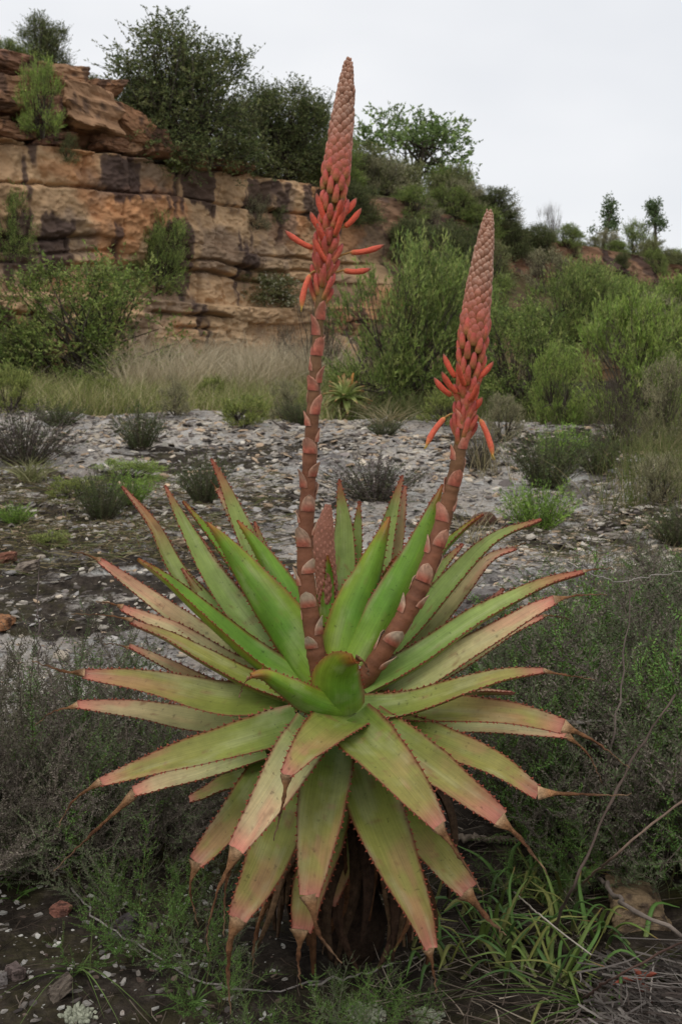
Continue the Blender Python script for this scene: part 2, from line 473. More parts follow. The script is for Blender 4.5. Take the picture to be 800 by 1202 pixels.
# the plateau behind the brink
back = np.array([0.25, 0.6, 1.2, 2.2, 3.5, 5, 7, 10, 15, 25, 45, 80])
bp_, bn_ = line_at(sv)
brink = FP[-1]
rise = np.interp(sv, [-30, 0, 5, 9, 13, 20, 60], [0.12, 0.10, 0.12, 0.24, 0.2, 0.08, 0.05])
BK = []
for b in back:
    zb = brink[:, 2] + rise * min(b, 8) + 0.25 * (fbm(sv * 0.6, b * 0.6, 0, 111) - 0.5) * min(b, 1)
    BK.append(np.stack([brink[:, 0] - bn_[:, 0] * b, brink[:, 1] - bn_[:, 1] * b, zb], -1))
HP = np.concatenate([FP, np.array(BK)], 0)
Hs = np.concatenate([SS, np.repeat(sv[None], len(back), 0)]); Hz = HP[..., 2]
isback = np.concatenate([np.zeros_like(SS), np.ones((len(back), len(sv)))])
# colours of the rock itself: ochre sandstone, red earth, black water streaks, pale scars
n1 = fbm(Hs * 0.8, Hz * 1.5, 0, 121, 4)[..., None]; n2 = fbm(Hs * 2.3, Hz * 4.0, 0, 125, 4)[..., None]
ochre = lin(166, 134, 102) * (1 - n1) + lin(184, 156, 122) * n1
colr = ochre * (0.68 + 1.0 * n2)
orange = sstep(0.52, 0.66, fbm(Hs * 0.9, Hz * 1.2, 0, 131, 4))[..., None]
colr = colr * (1 - 0.5 * orange) + lin(182, 116, 70) * 0.5 * orange * (0.55 + 0.9 * n2)
red = (sstep(L2 - 0.1, L2 + 0.3, Hz) * 0.8)[..., None] * (0.45 + 0.55 * n1)
colr = colr * (1 - red) + lin(140, 96, 74) * (0.6 + 0.8 * n2) * red
grey = sstep(0.54, 0.68, fbm(Hs * 1.1, Hz * 1.1, 0, 137, 4))[..., None] * 0.6
colr = colr * (1 - grey) + lin(128, 112, 100) * grey
streak = fbm(Hs * 3.1, Hz * 0.60, 0, 141, 4) + 0.10 * (fbm(Hs * 9, Hz * 2.2, 0, 143, 3) - 0.5)
band = np.maximum(sstep(L2 - 1.15, L2 - 0.55, Hz) * (1 - sstep(L2 - 0.12, L2, Hz)) * sstep(0.5, 2.0, Hs),
                  sstep(L1 + 0.1, L1 + 0.5, Hz) * (1 - sstep(L1 + 1.2, L1 + 1.7, Hz)) * (1 - sstep(3.2, 5.0, Hs)))
band = np.maximum(band, 0.12)
st = sstep(0.50, 0.58, streak + 0.20 * (band - 0.70))[..., None]
colr = colr * (1 - 0.85 * st) + lin(78, 64, 62) * (0.7 + 0.6 * n2) * 0.85 * st
# red earth scarp and brown soil on the right-hand slope
h = sstep(7.4, 11.5, Hs)[..., None]
earth = (lin(136, 98, 74) * (1 - n1) + lin(112, 92, 74) * n1) * (0.30 + 1.2 * n2) ; soilc = lin(84, 72, 50) * (0.5 + n2)
scarp = sstep(3.4, 3.7, Hz + 0.5 * (n1[..., 0] - 0.5))[..., None]
blk = sstep(0.54, 0.60, fbm(Hs * 0.9, Hz * 1.5, 0, 151, 4))[..., None]
hillc = soilc * (1 - scarp) + (earth * (1 - 0.75 * blk) + lin(62, 52, 50) * 0.75 * blk) * scarp
colr = colr * (1 - h) + hillc * h
grassy = (lin(98, 92, 60) * (0.4 + 0.9 * fbm(Hs * 3, HP[..., 1] * 3, 0, 155)[..., None]))
ib = np.maximum(isback, sstep(0.992, 1.0, np.concatenate([VV, isback[len(VV):]])))[..., None]
colr = colr * (1 - ib) + grassy * ib
split = int(np.searchsorted(sv, 9.4))
cl = MB(); cl.add(HP[:, :split + 1].reshape(-1, 3), grid_faces(HP.shape[0], split + 1), colr[:, :split + 1].reshape(-1, 3))
cliff = tag(cl.build('cliff', M_ROCK), 'layered ochre sandstone cliff with black streaks', kind='structure')
hb = MB(); hb.add(HP[:, split:].reshape(-1, 3), grid_faces(HP.shape[0], HP.shape[1] - split), colr[:, split:].reshape(-1, 3))
hillside = tag(hb.build('hillside', M_ROCK), 'bushy slope with a red earth scarp along its brink', kind='structure')

# terrain lookup for standing things on it
cv = np.concatenate([GV, HP[:, :].reshape(-1, 3)])
cf = np.concatenate([GF, grid_faces(HP.shape[0], HP.shape[1]) + len(GV)])
BVH = BVHTree.FromPolygons(cv.tolist(), cf.tolist())
def hit(px, py):
    loc, nn, i, d = BVH.ray_cast(Vector(CAM), Vector(ray(px, py)).normalized())
    return np.array(loc) if loc is not None else None
def drop(x, y, z=60.0):
    loc, nn, i, d = BVH.ray_cast(Vector((x, y, z)), Vector((0, 0, -1)))
    return np.array(loc)
def gdrop(x, y):
    return np.array([x, y, float(ground_z(x, y))])

# loose blocks of the top tier
def block_mesh(seed, m, col):
    r = np.random.default_rng(seed)
    k = 21
    g = np.linspace(-1, 1, k)
    V, Fs, n = [], [], 0
    for ax in range(3):
        for sg in (-1, 1):
            a, b = np.meshgrid(g, g)
            p = np.zeros((k * k, 3)); p[:, ax] = sg; p[:, (ax + 1) % 3] = a.ravel(); p[:, (ax + 2) % 3] = b.ravel() * sg
            V.append(p); Fs.append(grid_faces(k, k) + n); n += k * k
    V = np.concatenate(V)
    e = np.abs(V) ** 14
    V = V / (e.sum(1, keepdims=True) ** (1 / 14.0)).clip(1e-6)
    o = seed * 3.1
    d = fbm(V[:, 0] * 1.2 + o, V[:, 1] * 1.2, V[:, 2] * 1.2, seed, 4) - 0.5
    lay = fbm(V[:, 0] * 0.5 + o, V[:, 1] * 0.5, V[:, 2] * 4, seed + 5, 2) - 0.5
    pl = r.normal(size=(7, 3)); pl = pl / np.linalg.norm(pl, axis=1, keepdims=True)
    for q in pl:                                   # broken-off corners
        ex = V @ q - r.uniform(0.85, 1.2)
        V = V - np.maximum(ex, 0)[:, None] * q * 0.9
    st_n = np.floor(fbm(V[:, 0] * 0.9 + o, V[:, 1] * 0.9, V[:, 2] * 2.2, seed + 31, 3) * 9) / 9 - 0.5
    fine = fbm(V[:, 0] * 5 + o, V[:, 1] * 5, V[:, 2] * 8, seed + 41, 3) - 0.5
    V = V * (1 + 0.16 * d + 0.14 * lay + 0.40 * st_n + 0.12 * fine)[:, None]
    V[:, 0] += 0.25 * V[:, 2] * r.normal(); V[:, 2] += 0.2 * V[:, 0] * r.normal()
    q = fbm(V[:, 0] * 2.5 + o, V[:, 1] * 2.5, V[:, 2] * 4, seed + 9, 4)[:, None]
    st_ = sstep(0.55, 0.62, fbm(V[:, 0] * 2.5 + o, V[:, 1] * 2.5, V[:, 2] * 1.0, seed + 19, 3))[:, None]
    c = np.asarray(col) * (0.5 + 0.95 * q) * (1 - 0.7 * st_) + lin(70, 58, 54) * 0.7 * st_
    mb = MB(); mb.add(V, np.concatenate(Fs), c)
    return mb.mesh('rock_block', m, smooth=False)
ang = math.atan2(5, 5.06)
# s, z (centre), half length, half depth, half height
BLK = [(0.15, 5.75, 0.55, .5, .34), (0.95, 5.55, 0.42, .45, .30), (1.75, 5.78, 0.58, .55, .42), (2.75, 5.62, 0.50, .45, .34), (3.35, 5.35, .42, .4, .26),
       (0.3, 6.32, 0.62, .5, .26), (1.25, 6.22, .50, .45, .24), (2.2, 6.15, .40, .4, .20), (2.35, 5.20, .32, .3, .14), (1.05, 5.15, .36, .3, .13), (3.0, 5.22, .34, .35, .16),
       (-0.5, 5.35, .6, .5, .28), (-0.7, 6.1, .7, .5, .4), (-0.55, 6.7, .6, .5, .25), (4.1, 5.2, .4, .4, .2), (5.2, 5.12, .5, .4, .12), (0.25, 5.17, .4, .35, .15)]
bcols = [lin(158, 120, 94), lin(140, 104, 84), lin(168, 132, 102), lin(150, 112, 84)]
for i, (s, z, hl, hd, hh) in enumerate(BLK):
    p, n = line_at(s)
    b = link('rock_block', block_mesh(300 + i, M_ROCK, bcols[i % 4]), cliff)
    b.location = (p[0] + n[0] * (0.16 - 0.1 * (z > 6)), p[1] + n[1] * (0.16 - 0.1 * (z > 6)), z)
    b.scale = (hl, hd, hh); b.rotation_euler = (0, 0.04 * math.sin(i * 2.3), ang + 0.12 * math.sin(i * 1.7))

# ------------------------------------------------------------------ the aloe
AY = 2.12
aloe = empty('aloe_plant', (0, AY, 0.0))
tag(aloe, 'big spiny aloe with a green and pink rosette and two tall coral flower spikes', 'aloe')
OFF = np.array([0, -AY, 0])          # children are modelled in the aloe's own space
def apt(px, py, d):
    return at(px, py, AY + d) + OFF
PXM = AY / F * 1.005
C_IN = (lin(132, 158, 58), lin(92, 132, 42), lin(102, 134, 38), lin(150, 78, 42))
C_MID = (lin(112, 136, 66), lin(122, 146, 74), lin(138, 150, 84), lin(166, 92, 76))
C_OUT = (lin(82, 104, 40), lin(116, 124, 54), lin(138, 128, 70), lin(166, 106, 90))
C_PINK = (lin(122, 140, 74), lin(158, 160, 104), lin(184, 162, 122), lin(190, 120, 102))
PAL = {'in': C_IN, 'mid': C_MID, 'out': C_OUT, 'pink': C_PINK}
C_RED = lin(124, 52, 44)
C_DRY = [lin(150, 112, 74), lin(120, 78, 48), lin(168, 136, 98)]
arng = np.random.default_rng(5)
def ramp4(P, t, red0):
    k = np.array([0.0, 0.3, red0, 1.0])
    return np.stack([np.interp(t, k, [p[i] for p in P]) for i in range(3)], -1)
def dry_tip(parent, pts3, r0, rng, flat=None):
    """a shrivelled twisted leaf end"""
    n = 26
    p = spline(pts3, n)
    t = np.linspace(0, 1, n)
    ln = np.linalg.norm(np.diff(p, axis=0), axis=1).sum()
    p = p + (rng.normal(size=(n, 3)) * 0.0012 * t[:, None])
    T, N, B = frames(p, flat)
    m = 10
    a = np.arange(m) / m * 2 * math.pi
    w = np.maximum(r0 * (1 - sstep(-0.05, 0.26, t) * 0.70) * (1 - 0.85 * t ** 1.6), 0.0010)
    w = w * (1 + 0.22 * np.sin(t * 23 + rng.uniform(0, 6)) * sstep(0.1, 0.3, t))
    th = np.maximum(np.minimum(w * 0.55, 0.0032), 0.0009)
    tw = t * rng.uniform(-2.0, 2.0)
    Bn = np.cos(tw)[:, None] * B + np.sin(tw)[:, None] * N
    Nn = -np.sin(tw)[:, None] * B + np.cos(tw)[:, None] * N
    wr = 1 + 0.18 * np.cos(3 * a[None] + t[:, None] * 9)
    v = p[:, None] + (w[:, None] * np.cos(a) * wr)[..., None] * Bn[:, None] + (th[:, None] * np.sin(a) * wr)[..., None] * Nn[:, None]
    c = np.stack([np.interp(t, [0, 0.12, 0.5, 1], [lin(188, 154, 118)[i], lin(148, 108, 74)[i], lin(108, 72, 50)[i], lin(146, 120, 94)[i]]) for i in range(3)], -1)
    c = c * (0.75 + 0.5 * vn(t * 18, rng.uniform(0, 99)))[:, None]
    mb = MB(); mb.add(v.reshape(-1, 3), grid_faces(n, m, True), np.repeat(c, m, 0))
    mb.f.append(np.arange(n * m - m, n * m)[None])
    return mb.build('dry_tip', M_DRY, parent)
def aloe_leaf(pts, w0, w1, k, style, dry=(), red0=0.8, red_amt=0.85, chan=0.20, thick=1.0, teeth=True):
    seed = len(aloe.children)
    rng = np.random.default_rng(900 + seed)
    P3 = np.array([apt(*p) for p in pts])
    n = 60
    p = spline(P3, n)
    t = np.linspace(0, 1, n)
    ax = P3[-1] - P3[0]
    a = ax.copy(); a[2] = 0
    a = norm(a) if np.linalg.norm(a) > 0.02 else np.array([0, 1.0, 0])
    Tm = norm(P3[len(P3) // 2] - P3[0])
    N0 = np.array([0, 0, 1.0]) - 0.5 * a
    N0 = norm(N0 - np.dot(N0, Tm) * Tm)
    toC = norm(CAM + OFF - P3[len(P3) // 2])
    hint = N0 + k * 1.3 * toC if k >= 0 else 0.25 * N0 + k * 3.0 * toC
    T, N, B = frames(p, hint)
    zs = (AY + np.mean([q[2] for q in pts])) / AY * (1.0 if k < 0 else 0.97)
    W0, W1 = w0 * PXM / 2 * zs, w1 * PXM / 2 * zs
    prof = np.interp(t, [0, 0.12, 0.3, 0.5, 0.7, 0.86, 1], [0.95, 1.0, 0.93, 0.75, 0.49, 0.25, 0.0])
    if W1 / W0 > 0.25:
        prof = np.interp(t, [0, 0.12, 0.3, 0.5, 0.7, 0.86, 1], [0.95, 1.0, 0.96, 0.80, 0.54, 0.29, 0.0])
    hw = np.maximum(W1 + (W0 - W1) * prof, W1 * 0.9)
    hw = hw * (1 + 0.015 * np.sin(t * 11 + seed) + 0.05 * (vn(t * 9, seed * 1.3) - 0.5))
    p = p + ((vn(t * 4, seed * 2.1) - 0.5) * 0.010 * t)[:, None] * N + ((vn(t * 3, seed * 3.7) - 0.5) * 0.008 * t)[:, None] * B
    if w1 < 9:
        hw = hw * 0.90
    th = (0.013 * thick) * (1 - 0.72 * t) * min(1.0, w0 / 45.0)
    m = 13
    s = np.linspace(-1, 1, m)
    dep = chan * hw[:, None] * 1.5 * (np.abs(s[None]) ** 1.7 - 0.5) * np.interp(t, [0, .5, 1], [0.8, 1.0, 1.25])[:, None]
    up = p[:, None] + (hw[:, None] * s[None])[..., None] * B[:, None] + dep[..., None] * N[:, None]
    lowd = dep - th[:, None] * np.sqrt(np.maximum(1 - s[None] ** 2, 0)) - 0.0012
    lo = p[:, None] + (hw[:, None] * s[None] * 0.985)[..., None] * B[:, None] + lowd[..., None] * N[:, None]
    v = np.concatenate([up, lo[:, ::-1]], 1)                       # closed ring
    mm = 2 * m
    base = ramp4(PAL[style], t, red0) * (1.14 if style != 'in' else 1.05)
    sv_ = np.concatenate([s, s[::-1]])
    edge = sstep(0.90, 0.998, np.abs(sv_))[None, :, None] * 0.85
    edge = np.maximum(edge, (0.14 if style in ('out', 'pink') else 0.04) * (sstep(0.55, 1.0, np.abs(sv_))[None] * sstep(0.3, 1.0, t)[:, None])[..., None])
    tipr = (sstep(red0, 1.0, t) * red_amt)[:, None, None]
    blot = fbm(t[:, None] * 7 + seed * 3.3, sv_[None] * 1.6, seed * 1.7, 5, 4)
    cc = base[:, None] * (0.78 + 0.44 * blot)[..., None]
    cc = cc * (1 - 0.35 * tipr) + base[-1] * 0.35 * tipr
    patchy = (sstep(0.52, 0.66, fbm(t[:, None] * 4 + seed, sv_[None] * 1.1, seed * 2.9, 15, 3)) * (0.45 if style in ('out', 'pink') else 0.0) * sstep(0.25, 0.85, t)[:, None])[..., None]
    cc = cc * (1 - patchy) + base[-1] * patchy
    cc = cc * (1 - edge) + C_RED * edge
    if style == 'in':
        yl = sstep(0.0, 0.9, -sv_ if seed % 2 else sv_)[None, :, None] * 0.25
        cc = cc * (1 - yl) + lin(168, 160, 50) * yl * np.ones_like(cc)
    # dark flecks of a weathered leaf
    fl = sstep(0.90, 0.97, vn(t[:, None] * 40 + seed, sv_[None] * 5, seed, 6))[..., None] * 0.45 * (0 if style == 'in' else 1)
    cc = cc * (1 - fl) + lin(110, 66, 50) * fl
    sc1 = sstep(0.70, 0.76, fbm(t[:, None] * 15 + seed * 5.1, sv_[None] * 2.6, seed * 0.7, 44, 3))[..., None] * (0.15 if style == 'in' else 0.5)
    cc = cc * (1 - sc1) + lin(134, 92, 66) * sc1
    du = sstep(0.52, 0.70, fbm(t[:, None] * 5 + seed * 2.3, sv_[None] * 2.2, seed * 1.9, 47, 4))[..., None] * 0.22
    cc = cc * (1 - du) + lin(178, 178, 140) * du
    ln = np.concatenate([[0], np.cumsum(np.linalg.norm(np.diff(p, axis=0), axis=1))])
    luv = np.stack([(hw[:, None] * sv_[None]), np.repeat(ln[:, None], mm, 1), np.full((n, mm), seed * 1.37)], -1)
    mb = MB()
    mb.add(v.reshape(-1, 3), grid_faces(n, mm, True)[:, ::-1], cc.reshape(-1, 3), luv.reshape(-1, 3))
    mb.f.append(np.arange(n * mm - mm, n * mm)[None])
    leaf = mb.build('leaf', M_LEAF, aloe)
    if teeth:
        tb = MB()
        L_ = ln[-1]
        for sg in (-1, 1):
            q = 0.03 + rng.uniform(0, 0.01)
            while q < L_ * 0.985:
                i = min(int(np.searchsorted(ln, q)), n - 2)
                e = up[i, -1 if sg > 0 else 0]
                o = norm(sg * B[i] + 0.35 * T[i] + 0.15 * N[i])
                hgt = rng.uniform(0.0030, 0.0062) * (1 - 0.3 * q / L_); bw = rng.uniform(0.0020, 0.0034)
                vs = [e - T[i] * bw - sg * B[i] * .0012, e + T[i] * bw - sg * B[i] * .0012, e + N[i] * 0.0014 - sg * B[i] * .0012, e - N[i] * 0.0016 - sg * B[i] * .0012, e + o * hgt]
                cr = lin(112, 48, 36) * rng.uniform(0.6, 1.2)
                tb.add(vs, [[0, 2, 4], [2, 1, 4], [1, 3, 4], [3, 0, 4]], np.array([cr, cr, cr, cr, lin(160, 84, 56)]))
                q += rng.uniform(0.0075, 0.0150)
        tag(tb.build('teeth', M_LEAF, leaf, smooth=False), kind='stuff')
    for dr in dry:
        d3 = np.array([apt(*q) for q in dr])
        if np.linalg.norm(d3[0] - P3[-1]) < 0.03:
            d3[0] = P3[-1] - T[-1] * 0.002
        dry_tip(leaf, d3, max(W1 * 0.98, 0.004), rng, N[-1])
    return leaf

LEAVES = [
 # points (px, py, depth), base width, end width, k, style, dry ends
 # -- rear, upright
 ([(392,745,.12),(400,690,.17),(402,630,.2),(400,562,.22)], 46, 3, .9, 'mid', [], .82),
 ([(372,735,.13),(362,690,.17),(348,630,.19)], 20, 3, .3, 'in', []),
 ([(355,750,.15),(318,690,.2),(285,620,.24),(265,572,.26),(248,538,.27)], 44, 3, .8, 'mid', [], .72),
 ([(318,690,.24),(293,645,.27),(272,605,.28),(254,574,.29)], 22, 7, .8, 'pink', [[(254,574,.29),(250,568,.29),(246,564,.29)]]),
 ([(425,740,.12),(440,680,.17),(456,620,.2),(474,558,.22)], 42, 3, .8, 'mid', [], .8),
 ([(445,735,.15),(458,680,.19),(468,625,.22),(477,570,.24)], 28, 4, .7, 'pink', []),
 ([(455,715,.1),(480,655,.15),(497,615,.17),(512,584,.18)], 32, 4, .7, 'mid', []),
 ([(465,725,.12),(510,655,.17),(540,622,.2),(567,604,.22)], 26, 3, 0, 'in', [], .7),
 ([(350,765,.1),(297,692,.15),(252,634,.19),(214,588,.22)], 32, 3, .3, 'in', []),
 ([(345,785,.12),(295,725,.16),(258,672,.19),(232,630,.21)], 34, 6, .7, 'pink', []),
 ([(362,790,.03),(302,745,.08),(252,680,.13),(219,620,.17),(196,568,.19)], 52, 3, .5, 'mid', [], .86),
 ([(345,800,.03),(268,738,.10),(210,675,.16),(180,617,.2),(143,571,.22)], 46, 3, .35, 'mid', [], .66),
 ([(348,805,.08),(300,775,.11),(272,735,.14),(262,705,.15)], 40, 8, .6, 'mid', []),
 ([(440,790,.06),(492,750,.09),(542,695,.12),(576,655,.14),(605,641,.15)], 40, 6, .6, 'pink', [[(605,641,.15),(612,639,.15),(617,637,.15)]]),
 ([(432,785,.0),(482,735,.03),(532,680,.06),(582,632,.08),(634,609,.1)], 44, 4, .5, 'mid', [], .84),
 ([(470,818,.02),(540,780,.05),(600,742,.07),(638,722,.08)], 30, 6, .6, 'pink', [[(638,722,.08),(650,723,.08),(668,727,.08)]]),
 ([(368,770,.10),(340,712,.15),(312,655,.19),(298,612,.2)], 34, 3, .5, 'mid', [], .84),
 ([(405,735,.15),(414,680,.2),(420,625,.23),(424,588,.24)], 30, 3, .6, 'mid', [], .84),
 ([(350,800,.06),(290,760,.1),(245,712,.14),(212,668,.16)], 36, 4, .5, 'mid', [], .8),
 ([(438,800,.1),(500,770,.13),(552,728,.16),(590,690,.18)], 32, 5, .5, 'pink', []),
 ([(450,765,.06),(488,712,.1),(520,668,.13),(545,640,.15)], 32, 4, .4, 'mid', [], .8),
 ([(325,830,.06),(262,812,.09),(200,782,.11),(150,760,.12)], 32, 8, .5, 'pink', [[(150,760,.12),(134,756,.12),(122,757,.12)]]),
 # -- inner, bright green
 ([(374,735,.06),(375,695,.08),(377,655,.08)], 16, 3, .4, 'in', []),
 ([(384,735,.04),(386,690,.06),(387,652,.06)], 22, 3, .4, 'in', []),
 ([(433,745,.06),(447,695,.09),(464,652,.1)], 24, 3, .3, 'in', [], .55),
 ([(430,755,.05),(446,708,.08),(463,664,.1)], 26, 4, .7, 'mid', []),
 ([(374,775,.03),(346,715,.06),(316,665,.1),(296,635,.12),(278,611,.13)], 48, 3, -.25, 'in', [], .86),
 ([(380,795,-.03),(337,735,.02),(292,675,.06),(264,637,.09),(244,613,.1)], 66, 3, -.5, 'in', [], .86),
 ([(398,775,-.02),(411,725,.0),(431,675,.03),(446,635,.05),(457,606,.06)], 58, 3, -.5, 'in', [], .80),
 ([(418,780,-.03),(453,715,.0),(484,655,.04),(503,610,.07),(518,568,.08)], 54, 3, -.4, 'in', [], .84),
 # -- left side
 ([(342,806,.0),(264,765,.05),(202,720,.08),(157,686,.1),(117,657,.1)], 42, 9, .6, 'pink', [[(117,657,.1),(98,650,.1),(80,647,.1)]]),
 ([(372,814,-.05),(302,768,-.02),(237,717,.0),(191,677,.03),(162,655,.04)], 54, 3, .1, 'in', [], .84),
 ([(347,812,-.0),(277,785,.02),(215,748,.04),(172,726,.05),(143,712,.05)], 42, 10, .6, 'pink', [[(143,712,.05),(128,708,.05),(112,706,.05)]]),
 ([(365,822,-.08),(300,800,-.07),(235,770,-.04),(190,745,-.01),(155,727,.0)], 44, 10, .15, 'out', [[(155,727,.0),(120,722,.0),(83,721,.0)]]),
 ([(350,818,-.08),(270,823,-.07),(190,806,-.05),(98,790,-.04)], 54, 14, .75, 'out', [[(98,790,-.04),(70,787,-.05),(38,775,-.05)]]),
 ([(330,842,.0),(240,846,.02),(160,833,.03),(90,828,.03)], 42, 12, .75, 'pink', [[(90,828,.03),(62,836,.02),(40,853,.02)]]),
 ([(300,905,.02),(260,922,.02),(222,940,.02)], 34, 12, .4, 'out', []),
 ([(310,878,-.04),(232,905,-.06),(157,932,-.08)], 42, 18, .5, 'pink', [[(157,932,-.08),(120,968,-.1),(62,1024,-.13)]]),
 ([(352,848,-.14),(278,870,-.18),(197,893,-.2),(117,918,-.2)], 58, 13, .7, 'out', [[(117,918,-.2),(86,940,-.21),(68,972,-.22)]]),
 # -- right side
 ([(425,806,-.06),(492,770,-.04),(562,723,-.02),(632,685,0),(685,670,.01)], 44, 7, .45, 'mid', [[(685,670,.01),(702,668,.01),(720,667,.01)]], .7),
 ([(422,830,-.06),(486,800,-.06),(556,757,-.05),(614,721,-.045),(651,703,-.04)], 46, 15, .6, 'pink', [[(651,703,-.04),(680,699,-.04),(712,698,-.04)]]),
 ([(480,848,-.02),(560,850,-.04),(620,856,-.05),(665,862,-.06)], 30, 14, .8, 'pink', [[(665,862,-.06),(690,886,-.07),(706,918,-.08)]]),
 ([(420,828,-.08),(502,832,-.1),(582,837,-.12),(632,845,-.13),(662,852,-.14)], 46, 22, .8, 'out', [[(662,852,-.14),(700,872,-.15),(738,902,-.16)]]),
 ([(412,831,-.12),(472,827,-.14),(542,806,-.14),(592,792,-.13),(638,787,-.12)], 44, 10, .45, 'out', [[(638,787,-.12),(665,793,-.12),(698,798,-.12)]]),
 ([(440,848,-.1),(512,870,-.16),(576,897,-.2),(632,931,-.22)], 50, 20, .7, 'out', [[(632,931,-.22),(690,933,-.23),(740,934,-.24)]]),
 # -- lower skirt
 ([(405,930,-.05),(398,1000,-.12),(382,1062,-.15)], 56, 24, .6, 'out', [[(382,1062,-.15),(384,1090,-.16),(378,1120,-.17)]]),
 ([(330,940,-.05),(332,1005,-.08),(316,1056,-.1)], 50, 24, .6, 'out', [[(316,1056,-.1),(302,1090,-.11),(296,1142,-.12)]]),
 ([(460,930,-.1),(495,978,-.17),(524,1018,-.21),(547,1048,-.23)], 60, 28, .7, 'out', [[(547,1048,-.23),(570,1076,-.25),(594,1098,-.26)]]),
 ([(320,893,-.05),(287,945,-.1),(256,985,-.13),(230,1013,-.15)], 52, 22, .6, 'out', [[(230,1013,-.15),(223,1045,-.16),(233,1088,-.17)]]),
 ([(392,920,-.1),(376,1000,-.18),(360,1060,-.22),(352,1093,-.23)], 58, 26, .7, 'out', [[(352,1093,-.23),(350,1130,-.24),(354,1162,-.25)]]),
 ([(352,898,-.13),(332,960,-.2),(303,1030,-.25),(281,1080,-.28)], 70, 26, .8, 'out', [[(281,1080,-.28),(270,1105,-.29),(268,1150,-.3),(271,1193,-.31)]]),
 ([(414,858,-.10),(427,905,-.15),(441,952,-.2),(465,1010,-.26),(490,1070,-.29),(504,1116,-.3)], 80, 16, .8, 'out', [[(504,1116,-.3),(508,1140,-.3),(512,1166,-.3)]]),
 ([(388,875,-.16),(380,930,-.24),(371,990,-.29),(363,1052,-.32)], 68, 24, .8, 'out', [[(363,1052,-.32),(368,1075,-.33),(374,1096,-.33),(400,1132,-.33)]]),
 ([(428,846,-.15),(480,880,-.22),(535,920,-.28),(587,962,-.31)], 58, 24, .8, 'out', [[(587,962,-.31),(611,986,-.32),(642,1027,-.33)]], .7),
 ([(374,848,-.18),(347,890,-.26),(311,945,-.31),(278,998,-.34)], 64, 22, .7, 'pink', [[(278,998,-.34),(256,1045,-.35),(244,1090,-.36),(244,1118,-.36)], [(274,1003,-.335),(265,1040,-.34),(263,1100,-.35)]]),
 ([(405,842,-.18),(437,876,-.27),(477,920,-.33),(515,970,-.36)], 76, 20, .8, 'out', [[(515,970,-.36),(541,1010,-.37),(566,1046,-.38)]]),
 ([(414,832,-.14),(388,855,-.24),(357,884,-.32),(336,911,-.35)], 76, 16, .55, 'out', [[(336,911,-.35),(333,935,-.36),(326,968,-.36),(321,986,-.36)]]),
 # -- short curled leaves at the heart
 ([(402,832,-.14),(370,824,-.19),(336,808,-.23),(310,794,-.25),(291,795,-.27)], 44, 7, -.6, 'in', [[(291,797,-.27),(285,805,-.275),(280,820,-.28)]], .8),
 ([(397,832,-.14),(395,810,-.17),(396,788,-.19),(405,773,-.21),(419,771,-.23)], 68, 18, -.9, 'in', [[(419,771,-.23),(428,779,-.235),(433,793,-.24)]], .8),
]
for row in LEAVES:
    red0 = row[6] if len(row) > 6 else 0.84
    pts, w0, w1, k, style, dry = row[:6]
    aloe_leaf(pts, w0, w1, k, style, dry, red0, chan=(0.42 if style == 'in' else 0.36 if w1 < 9 else 0.24) if k >= 0 else 0.30)
# leaves of the far side of the rosette
for i, (az, el, ln) in enumerate([(35, 10, .42), (62, 2, .40), (90, 6, .44), (118, 0, .40), (145, 8, .42), (75, -25, .38), (105, -28, .38), (50, -20, .4), (130, -22, .4)]):
    a, e = math.radians(az), math.radians(el)
    q = [np.array([0.04 * math.cos(a), 0.04 * math.sin(a), 0.40])]
    for f in (0.35, 0.7, 1.0):
        q.append(np.array([ln * f * math.cos(a), ln * f * math.sin(a), 0.40 + ln * f * math.tan(e) * 0.9 + 0.10 * f * (1 - f) - 0.06 * f]))
    pts = []
    for w in q:
        d = w - OFF - CAM
        cz = d[1] * math.cos(PITCH) - d[2] * math.sin(PITCH)
        pts.append((400 + F * d[0] / cz, 601 - F * (d[1] * math.sin(PITCH) + d[2] * math.cos(PITCH)) / cz, w[1]))
    aloe_leaf(pts, 52, 8, 0.0, 'out', [])

